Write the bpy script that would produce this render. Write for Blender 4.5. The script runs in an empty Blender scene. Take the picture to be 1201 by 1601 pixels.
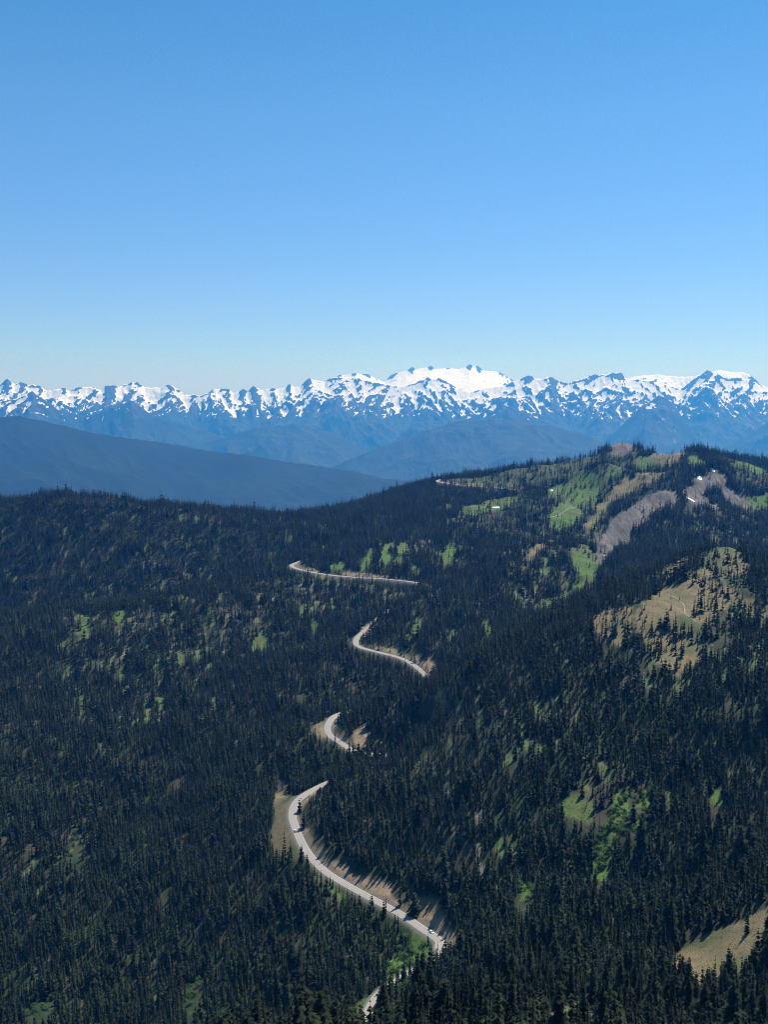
import bpy, bmesh, math, random
import numpy as np
from mathutils import Vector, Matrix

random.seed(7)
rng = np.random.default_rng(7)
scene = bpy.context.scene
COL = scene.collection

# ------------------------------------------------------------------ camera
F_PX, PW, PH = 1600.0, 1201.0, 1601.0
PITCH = math.radians(6.8)
cam = bpy.data.cameras.new("camera")
cam.sensor_fit = 'VERTICAL'
cam.sensor_height = 36.0
cam.lens = 36.0 * F_PX / PH
cam.clip_start = 0.5
cam.clip_end = 120000.0
cam_ob = bpy.data.objects.new("camera", cam)
COL.objects.link(cam_ob)
cam_ob.location = (0, 0, 0)
cam_ob.rotation_euler = (math.radians(90) - PITCH, 0, 0)
scene.camera = cam_ob

# ------------------------------------------------------------------ light
SUN_EL, SUN_AZ = math.radians(59), math.radians(41)
world = bpy.data.worlds.new("World")
scene.world = world
world.use_nodes = True
wn = world.node_tree
bg = wn.nodes['Background']
sky = wn.nodes.new('ShaderNodeTexSky')
sky.sky_type = 'NISHITA'
sky.sun_disc = False
sky.sun_elevation = SUN_EL
sky.sun_rotation = SUN_AZ
sky.altitude = 1700
sky.air_density = 1.3
sky.dust_density = 0.25
sky.ozone_density = 3.0
# the camera's rendering of this sky: a deeper blue overhead, a clear pale blue at the horizon
tc = wn.nodes.new('ShaderNodeTexCoord'); sep = wn.nodes.new('ShaderNodeSeparateXYZ'); wn.links.new(tc.outputs['Generated'], sep.inputs[0])
rampn = wn.nodes.new('ShaderNodeValToRGB'); wn.links.new(sep.outputs['Z'], rampn.inputs[0])
els = rampn.color_ramp.elements
els[0].position = 0.0; els[0].color = (0.385, 0.59, 1.0, 1)
els[1].position = 0.36; els[1].color = (0.25, 0.58, 0.76, 1)
for z_, c_ in ((0.06, (0.385, 0.55, 0.90)), (0.12, (0.375, 0.55, 0.83)), (0.25, (0.35, 0.60, 0.79))):
    e = els.new(z_); e.color = (*c_, 1)
tint = wn.nodes.new('ShaderNodeMix'); tint.data_type = 'RGBA'; tint.blend_type = 'MULTIPLY'; tint.inputs[0].default_value = 1.0
wn.links.new(sky.outputs[0], tint.inputs[6]); wn.links.new(rampn.outputs[0], tint.inputs[7])
wn.links.new(tint.outputs[2], bg.inputs[0])
bg.inputs[1].default_value = 0.12
sun = bpy.data.lights.new("sun", 'SUN')
sun.energy = 4.2
sun.angle = math.radians(0.53)
sun.color = (1.0, 0.97, 0.92)
sun_ob = bpy.data.objects.new("sun", sun)
COL.objects.link(sun_ob)
sdir = Vector((math.sin(SUN_AZ) * math.cos(SUN_EL), math.cos(SUN_AZ) * math.cos(SUN_EL), math.sin(SUN_EL)))
sun_ob.rotation_euler = (-sdir).to_track_quat('-Z', 'Y').to_euler()
sun_ob.location = (0, 0, 500)
scene.view_settings.view_transform = 'Standard'
scene.view_settings.look = 'None'
scene.view_settings.exposure = 0.35
scene.view_settings.gamma = 1.0
scene.render.engine = 'CYCLES'
scene.cycles.use_denoising = True
scene.cycles.denoising_prefilter = 'NONE'
scene.cycles.denoising_quality = 'HIGH'
scene.cycles.use_adaptive_sampling = False
world.cycles.sampling_method = 'NONE'   # a smooth sky: no need to aim at it
scene.cycles.filter_width = 1.0
scene.cycles.max_bounces = 4
scene.cycles.diffuse_bounces = 2
scene.cycles.glossy_bounces = 1
scene.cycles.volume_bounces = 1
scene.cycles.transparent_max_bounces = 8
scene.cycles.sample_clamp_indirect = 1.5

# ------------------------------------------------------------------ maths helpers
CP, SP = math.cos(PITCH), math.sin(PITCH)

def at(px, py, Y):
    """a surveyed point: direction as seen from the viewpoint, at forward distance Y metres"""
    u = (px - PW / 2) / F_PX
    v = (PH / 2 - py) / F_PX
    k = Y / (CP + v * SP)
    return (u * k, Y, (-SP + v * CP) * k)

def project(x, y, z):
    d = y * CP - z * SP
    return PW / 2 + F_PX * x / d, PH / 2 - F_PX * (y * SP + z * CP) / d

_perm = rng.permutation(4096)
_g = rng.uniform(0, 2 * math.pi, 4096)
_gx, _gy = np.cos(_g), np.sin(_g)

def perlin(x, y, seed=0):
    x = x + seed * 17.31
    y = y - seed * 9.77
    xi = np.floor(x).astype(np.int64); yi = np.floor(y).astype(np.int64)
    fx = x - xi; fy = y - yi
    def g(ix, iy, dx, dy):
        h = _perm[(_perm[ix & 4095] + iy + seed * 131) & 4095]
        return _gx[h] * dx + _gy[h] * dy
    u = fx * fx * fx * (fx * (fx * 6 - 15) + 10); v = fy * fy * fy * (fy * (fy * 6 - 15) + 10)
    a = g(xi, yi, fx, fy); b = g(xi + 1, yi, fx - 1, fy)
    c = g(xi, yi + 1, fx, fy - 1); d = g(xi + 1, yi + 1, fx - 1, fy - 1)
    return ((a + u * (b - a)) * (1 - v) + (c + u * (d - c)) * v) * 1.5

def fbm(x, y, octs=4, seed=0, gain=0.5):
    s = 0.0; a = 1.0; t = 0.0
    for o in range(octs):
        s = s + a * perlin(x * 2 ** o, y * 2 ** o, seed + o); t += a; a *= gain
    return s / t

def ridged(x, y, octs=5, seed=0, gain=0.55):
    s = 0.0; a = 1.0; t = 0.0; w = 1.0
    for o in range(octs):
        n = 1 - np.abs(perlin(x * 2.07 ** o, y * 2.07 ** o, seed + o)) * 1.3
        n = np.clip(n, 0, 1) ** 2
        s = s + a * n * w; t += a; w = np.clip(n * 1.4, 0.15, 1); a *= gain
    return s / t

def smooth(a, b, x):
    t = np.clip((x - a) / (b - a), 0, 1)
    return t * t * (3 - 2 * t)

def catmull(pts, step):
    pts = [np.array(p, float) for p in pts]
    P = [2 * pts[0] - pts[1]] + pts + [2 * pts[-1] - pts[-2]]
    out = []
    for i in range(1, len(P) - 2):
        p0, p1, p2, p3 = P[i - 1], P[i], P[i + 1], P[i + 2]
        t0 = 0.0
        t1 = t0 + max(1e-3, np.linalg.norm(p1 - p0)) ** 0.5
        t2 = t1 + max(1e-3, np.linalg.norm(p2 - p1)) ** 0.5
        t3 = t2 + max(1e-3, np.linalg.norm(p3 - p2)) ** 0.5
        n = max(2, int(np.linalg.norm(p2 - p1) / step))
        for t in np.linspace(t1, t2, n, endpoint=False):
            a1 = (t1 - t) / (t1 - t0) * p0 + (t - t0) / (t1 - t0) * p1
            a2 = (t2 - t) / (t2 - t1) * p1 + (t - t1) / (t2 - t1) * p2
            a3 = (t3 - t) / (t3 - t2) * p2 + (t - t2) / (t3 - t2) * p3
            b1 = (t2 - t) / (t2 - t0) * a1 + (t - t0) / (t2 - t0) * a2
            b2 = (t3 - t) / (t3 - t1) * a2 + (t - t1) / (t3 - t1) * a3
            out.append((t2 - t) / (t2 - t1) * b1 + (t - t1) / (t2 - t1) * b2)
    out.append(pts[-1])
    return np.array(out)

def in_poly(x, y, poly):
    r = np.zeros(x.shape, bool)
    n = len(poly)
    for i in range(n):
        x1, y1 = poly[i]; x2, y2 = poly[(i + 1) % n]
        if y1 == y2: continue
        c = (y1 > y) != (y2 > y)
        r ^= c & (x < (x2 - x1) * (y - y1) / (y2 - y1) + x1)
    return r

# ------------------------------------------------------------------ materials
def material(name, rough=0.9):
    m = bpy.data.materials.new(name); m.use_nodes = True
    nt = m.node_tree
    b = nt.nodes['Principled BSDF']
    b.inputs['Roughness'].default_value = rough
    b.inputs['Specular IOR Level'].default_value = 0.2
    return m, nt, b

def N(nt, kind, **kw):
    n = nt.nodes.new(kind)
    for k, v in kw.items():
        if k.startswith('i_'):
            key = k[2:]
            n.inputs[int(key) if key.isdigit() else key].default_value = v
        else:
            setattr(n, k, v)
    return n

def mixc(nt, fac, a, b):
    n = N(nt, 'ShaderNodeMix', data_type='RGBA')
    for i, s in ((0, fac), (6, a), (7, b)):
        if isinstance(s, bpy.types.NodeSocket): nt.links.new(s, n.inputs[i])
        elif i == 0: n.inputs[0].default_value = s
        else: n.inputs[i].default_value = (*s, 1)
    return n.outputs[2]

def maprange(nt, src, a, b, c=0.0, d=1.0):
    n = N(nt, 'ShaderNodeMapRange')
    nt.links.new(src, n.inputs[0])
    for i, v in ((1, a), (2, b), (3, c), (4, d)): n.inputs[i].default_value = v
    return n.outputs[0]

def noise(nt, scale, detail=4, rough=0.6, vec=None):
    n = N(nt, 'ShaderNodeTexNoise', i_Scale=scale, i_Detail=detail, i_Roughness=rough)
    if vec is None:
        g = N(nt, 'ShaderNodeNewGeometry')
        vec = g.outputs['Position']
    nt.links.new(vec, n.inputs['Vector'])
    return n.outputs[0]

def attr(nt, name):
    return N(nt, 'ShaderNodeAttribute', attribute_name=name)

def plain(name, c, rough=0.6, metal=0.0, var=0.15, scale=8.0):
    m, nt, b = material(name, rough)
    f = noise(nt, scale, 3)
    col = mixc(nt, maprange(nt, f, 0.3, 0.7), tuple(v * (1 - var) for v in c), tuple(min(1, v * (1 + var)) for v in c))
    nt.links.new(col, b.inputs['Base Color'])
    b.inputs['Metallic'].default_value = metal
    return m

# ------------------------------------------------------------------ object helpers
def link(name, me, mat=None, parent=None, **props):
    o = bpy.data.objects.new(name, me)
    if mat and me is not None: me.materials.append(mat)
    COL.objects.link(o)
    if parent: o.parent = parent
    for k, v in props.items(): o[k] = v
    return o

def mesh_from(name, V, F, sm=False):
    me = bpy.data.meshes.new(name)
    V = np.asarray(V, np.float32); F = np.asarray(F, np.int32)
    k = F.shape[1]
    me.vertices.add(len(V)); me.vertices.foreach_set('co', V.ravel())
    me.loops.add(F.size); me.loops.foreach_set('vertex_index', F.ravel())
    me.polygons.add(len(F))
    me.polygons.foreach_set('loop_start', np.arange(0, F.size, k, dtype=np.int32))
    me.update(calc_edges=True)
    if sm: me.polygons.foreach_set('use_smooth', np.ones(len(F), bool))
    me.validate()
    return me

def grid_mesh(name, X, Y, Z, sm=True):
    n, m = X.shape
    i = np.arange(n * m).reshape(n, m)
    F = np.stack([i[:-1, :-1], i[:-1, 1:], i[1:, 1:], i[1:, :-1]], -1).reshape(-1, 4)
    me = mesh_from(name, np.stack([X, Y, Z], -1).reshape(-1, 3), F, sm)
    return me

def add_attr(me, name, arr):
    a = me.attributes.new(name, 'FLOAT', 'POINT')
    a.data.foreach_set('value', np.ascontiguousarray(arr, np.float32).ravel())

# ------------------------------------------------------------------ road course (surveyed) and terrain control points
ROAD = [at(520, 1665, 560), at(567, 1605, 620), at(592, 1567, 655), (10, 672, -408), (28, 690, -408), (42, 703, -408), at(688, 1490, 716), at(688, 1475, 727), at(672, 1460, 740), at(640, 1437, 765), at(600, 1415, 793),
        at(545, 1386, 832), at(505, 1362, 862), at(478, 1328, 896), at(462, 1295, 935), at(457, 1272, 962), at(465, 1252, 990), at(500, 1228, 1024),
        (-30, 1065, -411), (5, 1090, -411), (10, 1115, -411), at(560, 1178, 1116), at(532, 1160, 1138), at(514, 1145, 1160), at(514, 1130, 1195), at(531, 1116, 1235),
        (-10, 1270, -402), (30, 1320, -399), (58, 1362, -396), at(655, 1045, 1400), at(625, 1028, 1442), at(590, 1020, 1466), at(560, 1010, 1492), at(557, 1000, 1525), at(580, 977, 1590),
        (10, 1670, -363), (60, 1740, -355), (85, 1790, -350), at(652, 911, 1830), at(600, 905, 1860), at(545, 902, 1880), at(500, 897, 1905), at(462, 888, 1945), at(456, 883, 1975), at(466, 880, 2000),
        (-150, 2030, -335)]
UPPER = [(168, 2790, -241), at(691, 750, 2750), at(684, 753, 2700), at(712, 758, 2660), at(760, 762, 2625), at(806, 766, 2600), at(826, 769, 2590)]   # the top stretch, past the wooded saddle
PATHS = [catmull(ROAD, 3.0), catmull(UPPER, 3.0)]
# keep the grade gentle: smooth z along the course a little
for p_ in PATHS:
    p_[:, 2] = np.convolve(np.pad(p_[:, 2], 15, mode='edge'), np.ones(31) / 31, 'valid')
ROAD = np.concatenate(PATHS)

CTRL = [at(*p) for p in [
    # foreground slope
    (620, 1640, 330), (750, 1625, 300), (880, 1620, 330), (900, 1590, 380), (1000, 1590, 390), (1120, 1600, 400), (1200, 1570, 430),
    # small tan clearing lower right
    (1060, 1500, 540), (1120, 1475, 540), (1200, 1425, 545), (1130, 1540, 480), (1201, 1490, 490), (1060, 1550, 470),
    (1100, 1400, 640), (1190, 1360, 600), (1000, 1450, 600), (1000, 1530, 500), (900, 1500, 560), (800, 1530, 510), (800, 1450, 640), (720, 1530, 600),
    (900, 1400, 690), (1000, 1350, 720), (1180, 1250, 740), (1050, 1250, 800),
    # gully of green shrubs
    (940, 1370, 720), (925, 1290, 780), (900, 1255, 810), (1000, 1270, 770),
    (760, 1400, 730), (700, 1300, 840), (620, 1330, 850), (560, 1300, 900), (560, 1240, 970),
    (800, 1300, 800), (800, 1200, 880), (700, 1200, 940), (560, 1208, 1005), (610, 1200, 1010), (650, 1175, 1030), (700, 1120, 1060),
    (800, 1100, 990), (800, 1000, 1150), (700, 1062, 1120), (760, 1015, 1190), (900, 1000, 1080), (950, 1150, 900), (1050, 1150, 880), (1190, 1150, 820),
    (1190, 1050, 930), (830, 985, 1220), (900, 962, 1240),
    # tan meadow bench and green knoll
    (960, 970, 1080), (1060, 950, 1110), (1080, 915, 1180), (1050, 1010, 1030), (1180, 950, 1140), (1100, 880, 1270), (1135, 856, 1320), (1200, 880, 1320), (1201, 1000, 1040),
    # slope behind the near spur
    (640, 980, 1560), (700, 1000, 1480), (750, 900, 1750), (850, 850, 1950), (840, 955, 1620), (900, 925, 1700), (930, 880, 1800), (690, 925, 1670), (605, 963, 1600), (630, 950, 1622), (660, 938, 1645),
    (560, 930, 1800), (600, 860, 2020), (700, 850, 2050), (800, 820, 2150),
    # scree and the peak above it
    (960, 850, 2020), (1000, 800, 2180), (1040, 770, 2280), (1110, 740, 2420), (1140, 735, 2450), (1190, 790, 2330), (1130, 800, 2200), (1130, 830, 2050), (1060, 830, 2060), (1200, 850, 2000),
    (1020, 860, 1950), (1100, 705, 2700), (1075, 703, 2720), (1050, 708, 2760), (985, 694, 2900), (955, 700, 2920), (1010, 703, 2850), (1030, 740, 2600), (960, 745, 2600),
    (930, 712, 2880), (870, 725, 2830), (800, 738, 2780), (740, 746, 2750), (700, 750, 2750),
    (880, 790, 2300), (860, 820, 2180), (900, 760, 2500), (760, 795, 2350), (840, 770, 2500), (710, 800, 2350), (980, 765, 2420), (920, 800, 2300),
    (1201, 728, 3300), (1150, 716, 3150), (1201, 770, 2900), (1180, 745, 3000),
    # left wooded ridge
    (640, 768, 2650), (590, 790, 2500), (500, 808, 2380), (400, 808, 2300), (300, 803, 2260), (230, 798, 2250), (160, 786, 2250), (90, 780, 2250), (40, 786, 2250), (0, 791, 2250), (-150, 800, 2250),
    (100, 850, 2120), (0, 880, 2060), (300, 860, 2120), (450, 850, 2150), (200, 900, 2010), (520, 855, 2080),
    # second spur
    (440, 895, 1930), (380, 905, 1880), (300, 920, 1820), (180, 942, 1760), (60, 960, 1700), (0, 970, 1680), (-150, 1000, 1600),
    (380, 960, 1700), (250, 1000, 1600), (100, 1040, 1500), (0, 1060, 1440), (450, 960, 1720), (400, 1020, 1560),
    (300, 1090, 1400), (150, 1130, 1320), (0, 1160, 1260),
    # third spur
    (500, 1012, 1520), (450, 1035, 1440), (410, 1060, 1380), (360, 1120, 1290), (420, 1110, 1290), (470, 1080, 1330), (300, 1190, 1200), (220, 1290, 1090),
    (600, 1100, 1190), (625, 1085, 1205), (570, 1118, 1185), (655, 1066, 1225), (480, 1150, 1170), (400, 1180, 1140), (330, 1260, 1060), (420, 1260, 1020), (430, 1300, 960), (390, 1330, 930),
    (0, 1300, 1080), (100, 1350, 1000), (0, 1450, 920), (200, 1430, 900), (0, 1600, 780), (150, 1550, 800), (300, 1380, 930), (350, 1480, 820), (430, 1420, 815),
    (300, 1600, 720), (450, 1550, 720), (520, 1470, 770), (560, 1520, 710), (480, 1620, 650), (620, 1480, 740), (625, 1580, 600), (655, 1540, 640), (690, 1508, 668), (610, 1566, 630), (635, 1535, 660),
]]
CTRL += [  # ground no photograph shows: behind crests, beside and behind the viewer
    (0, 0, -1.75), (0, -60, -4), (40, 0, -12), (-40, 0, -12), (0, 30, -23), (0, 100, -76), (0, 200, -140), (90, 200, -146), (110, 300, -214), (60, 260, -188), (130, 330, -232), (-120, 200, -165), (120, 100, -80), (-120, 100, -95),
    (-300, 0, -170), (300, 0, -90), (0, -400, -150), (-300, 300, -290), (320, 300, -150), (500, 600, -170), (700, 1000, -160), (-600, 600, -520), (-900, 1000, -640), (-1300, 1700, -560),
    (-250, 2030, -388), (-450, 1930, -415), (-700, 1850, -440), (-600, 2700, -480), (-100, 2900, -380), (100, 3100, -400), (400, 3300, -520), (-200, 3400, -800), (-900, 3400, -900), (900, 3800, -560),
    (180, 1450, -335), (300, 1500, -330), (420, 1600, -320), (560, 1700, -300), (100, 1480, -372), (1000, 2300, -290), (650, 3150, -300), (850, 2900, -250), (800, 3000, -300), (960, 2750, -215), (900, 3050, -255), (1000, 3050, -228), (1080, 3330, -255), (1150, 3500, -300), (950, 3400, -320), (1250, 3400, -280),
    (500, 2950, -215), (560, 2560, -185), (900, 1300, -160), (-20, 1340, -418), (-70, 1100, -425), (20, 1110, -405), (90, 1215, -368), (130, 1320, -352), (700, 3300, -330), (-300, 3900, -1000), (600, 4200, -900),
    (1200, 4200, -800), (0, 5600, -1350), (1500, 5600, -1350), (-1500, 5600, -1350), (3000, 5600, -1300), (-3000, 5600, -1350), (-1500, 2600, -500), (-1600, 3800, -1000), (1500, 1000, -200), (1600, 2500, -380), (-1200, 200, -700), (0, -1000, -500)]
CTRL = np.array(CTRL + [tuple(p + np.array([0, 0, 0])) for p in ROAD[::14]])

def fit_tps(P):
    S = 1000.0
    xy = P[:, :2] / S
    d = np.linalg.norm(xy[:, None] - xy[None], axis=2)
    K = np.where(d > 0, d * d * np.log(d + 1e-12), 0) + np.eye(len(P)) * 2e-5
    n = len(P)
    A = np.zeros((n + 3, n + 3)); A[:n, :n] = K
    A[:n, n] = 1; A[:n, n + 1:] = xy; A[n, :n] = 1; A[n + 1:, :n] = xy.T
    b = np.zeros(n + 3); b[:n] = P[:, 2]
    w = np.linalg.solve(A, b)
    def f(x, y):
        x = (x / S).ravel(); y = (y / S).ravel()
        out = np.empty(len(x))
        for s in range(0, len(x), 40000):
            xs, ys = x[s:s + 40000], y[s:s + 40000]
            d2 = (xs[:, None] - xy[None, :, 0]) ** 2 + (ys[:, None] - xy[None, :, 1]) ** 2
            out[s:s + 40000] = (0.5 * d2 * np.log(d2 + 1e-12)) @ w[:n] + w[n] + w[n + 1] * xs + w[n + 2] * ys
        return out
    return f

tps = fit_tps(CTRL)
# fan-shaped grid of the near terrain: azimuth by log distance
NA, NR = 760, 1240
A0, A1, R0, R1 = math.radians(-33), math.radians(33), 60.0, 6000.0
AZ = np.linspace(A0, A1, NA)
RR = np.concatenate([np.geomspace(R0, 3000, 1180), np.geomspace(3000, R1, 61)[1:]])   # rows crowd together out to the last road stretch
GX = np.sin(AZ)[None, :] * RR[:, None]
GY = np.cos(AZ)[None, :] * RR[:, None]
# the thin plate is smooth: evaluate it on every third node and interpolate
ri = np.unique(np.append(np.arange(0, NR, 3), NR - 1)); ai = np.unique(np.append(np.arange(0, NA, 3), NA - 1))
zc = tps(GX[np.ix_(ri, ai)], GY[np.ix_(ri, ai)]).reshape(len(ri), len(ai))
tmp = np.stack([np.interp(np.arange(NA), ai, row) for row in zc])
GZ = np.stack([np.interp(np.arange(NR), ri, tmp[:, j]) for j in range(NA)], 1)
amp = np.clip(GY / 900, 0.25, 1.0)
GZ += amp * (7.0 * fbm(GX / 170, GY / 170, 3, 3) + 9.0 * (ridged(GX / 130 + 0.6 * GY / 130, GY / 260, 3, 21) - 0.45) + 2.2 * fbm(GX / 28, GY / 28, 3, 9))

GZ += 20 * (ridged((GY + 0.4 * GX) / 340, GX / 900, 3, 401) - 0.45) * smooth(-110, -260, GX + 0.05 * GY) * smooth(500, 900, GY)

# nearest road point for grid nodes in reach
ROADD = np.full(GX.shape, 1e9); ROADZ = np.zeros(GX.shape); ROADS = np.zeros(GX.shape); ROADK = np.zeros(GX.shape, int)
RT = np.concatenate([np.gradient(p_[:, :2], axis=0) for p_ in PATHS]); RT /= np.linalg.norm(RT, axis=1)[:, None]
for i in range(0, len(ROAD)):
    x, y, z = ROAD[i]
    r = math.hypot(x, y); a = math.atan2(x, y); w = 46.0
    i0 = int(np.searchsorted(RR, r - w)); i1 = int(np.searchsorted(RR, r + w))
    j0 = int(np.searchsorted(AZ, a - w / r)); j1 = int(np.searchsorted(AZ, a + w / r))
    if i1 <= i0 or j1 <= j0: continue
    dx = GX[i0:i1, j0:j1] - x; dy = GY[i0:i1, j0:j1] - y
    d = np.hypot(dx, dy)
    cur = ROADD[i0:i1, j0:j1]
    m = d < cur
    cur[m] = d[m]
    ROADZ[i0:i1, j0:j1][m] = z
    side = dx * RT[i, 1] - dy * RT[i, 0]      # right of travel positive (uphill side here)
    ROADS[i0:i1, j0:j1][m] = side[m]
    ROADK[i0:i1, j0:j1][m] = i
HALF = 3.9
diff = GZ - ROADZ
lim = np.clip(ROADD - (HALF + 1.6), 0, None)
cut = np.minimum(diff, lim * 0.95 + 0.0)
fill = np.maximum(diff, -lim * 0.72)
shaped = np.where(diff > 0, cut, fill)
flat = ROADZ + shaped - 0.18
GZ = np.where(ROADD < 44, flat, GZ)
BANKW = 9 + 15 * np.clip(0.3 + fbm(GX / 60, GY / 60, 2, 66), 0, 1)
CUT = (ROADD < 40) & (diff > lim * 0.95 - 1.0)
FILL = (ROADD < 40) & (diff < -lim * 0.72 + 0.5)

# stretches of road that lie open to the west, and those with the wood closed round them
KR = np.arange(len(ROAD))
OPEN = ((KR >= 16) & (KR <= 31)) | ((KR >= 57) & (KR <= 172)) | ((KR >= 228) & (KR <= 262)) | ((KR >= 326) & (KR <= 405)) | ((KR >= 496) & (KR <= 603)) | ((KR > 603) & (ROAD[:, 1] < 2740) & (ROAD[:, 1] > 2594))
ROADO = OPEN[ROADK]

def ground_z(x, y):
    a = (np.arctan2(x, y) - A0) / (A1 - A0) * (NA - 1)
    r = np.interp(np.hypot(x, y), RR, np.arange(NR))
    a = np.clip(a, 0, NA - 1.001); r = np.clip(r, 0, NR - 1.001)
    i = r.astype(int); j = a.astype(int); fi = r - i; fj = a - j
    return (GZ[i, j] * (1 - fi) * (1 - fj) + GZ[i + 1, j] * fi * (1 - fj) + GZ[i, j + 1] * (1 - fi) * fj + GZ[i + 1, j + 1] * fi * fj)

def sample(G, x, y):
    a = np.rint((np.arctan2(x, y) - A0) / (A1 - A0) * (NA - 1)).astype(int)
    r = np.rint(np.interp(np.hypot(x, y), RR, np.arange(NR))).astype(int)
    return G[np.clip(r, 0, NR - 1), np.clip(a, 0, NA - 1)]

RUNMAX = np.maximum.accumulate(GZ / RR[:, None], axis=0)

def spot(px, py, ymin=0.0, ymax=1e9):
    """where the line of sight through a photograph point first meets the terrain"""
    x, y, z = at(px, py, 1000.0)
    r = math.hypot(x, y); a = math.atan2(x, y)
    j = int(np.clip((a - A0) / (A1 - A0) * (NA - 1), 0, NA - 1))
    ok = (GZ[:, j] / RR >= z / r) & (RR * math.cos(a) > ymin)
    i = int(np.argmax(ok)) if ok.any() else NR - 1
    rr = min(RR[i], ymax / math.cos(a))
    return (math.sin(a) * rr, math.cos(a) * rr)

RAWP = []
def patch(pts, ymin=0.0, ymax=1e9):
    RAWP.append((pts, ymin, ymax))
    return [spot(px, py, ymin, ymax) for px, py in pts]

# open ground: outlines surveyed as seen, stored as plan polygons
TAN = [patch([(1062, 1492), (1100, 1468), (1150, 1440), (1201, 1420), (1230, 1405), (1230, 1470), (1190, 1490), (1150, 1525), (1100, 1540), (1062, 1545), (1050, 1515)], 400, 580),
       patch([(858, 1582), (885, 1570), (925, 1560), (925, 1590), (900, 1625), (860, 1625)], 300, 460),
       patch([(990, 962), (1005, 945), (1035, 925), (1075, 905), (1110, 905), (1160, 930), (1200, 950), (1200, 962), (1150, 945), (1110, 960), (1100, 1000), (1095, 1040), (1060, 1060), (1030, 1045), (1010, 1000), (995, 985)], 900, 1350),
       patch([(1090, 900), (1105, 870), (1120, 862), (1125, 880), (1115, 905)], 900, 1350),
       patch([(1035, 892), (1075, 870), (1078, 885), (1045, 905)], 900, 1350),
       patch([(925, 970), (955, 950), (985, 942), (990, 980), (975, 1010), (935, 1000)], 900, 1350),
       patch([(1140, 925), (1195, 950), (1190, 972), (1160, 950), (1140, 940)], 900, 1350),
       patch([(928, 795), (960, 765), (1005, 740), (1043, 740), (1030, 750), (990, 772), (950, 790), (935, 800)], 2000, 2800),
       patch([(1020, 708), (1045, 704), (1073, 702), (1075, 712), (1060, 725), (1045, 735), (1030, 725), (1018, 718)], 2300, 3000),
       patch([(908, 822), (940, 805), (948, 808), (920, 826)], 1900, 2500),
       patch([(815, 875), (870, 843), (877, 848), (830, 875)], 1500, 2300),
       patch([(945, 700), (965, 693), (1000, 696), (990, 708), (960, 712)], 2500, 3000),
       patch([(425, 1240), (450, 1235), (470, 1300), (470, 1345), (440, 1350), (420, 1330), (428, 1290)], 850, 1080),
       patch([(482, 1150), (505, 1128), (515, 1120), (520, 1150), (500, 1158)], 1050, 1300),
       patch([(445, 884), (462, 876), (470, 884), (455, 892)], 1850, 2050),
       patch([(635, 1412), (680, 1408), (690, 1420), (692, 1455), (660, 1445)], 700, 850),
       patch([(500, 1340), (545, 1368), (600, 1375), (600, 1405), (530, 1380)], 780, 930),
       patch([(1115, 862), (1160, 868), (1175, 900), (1150, 895), (1120, 900)], 900, 1350)]
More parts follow.
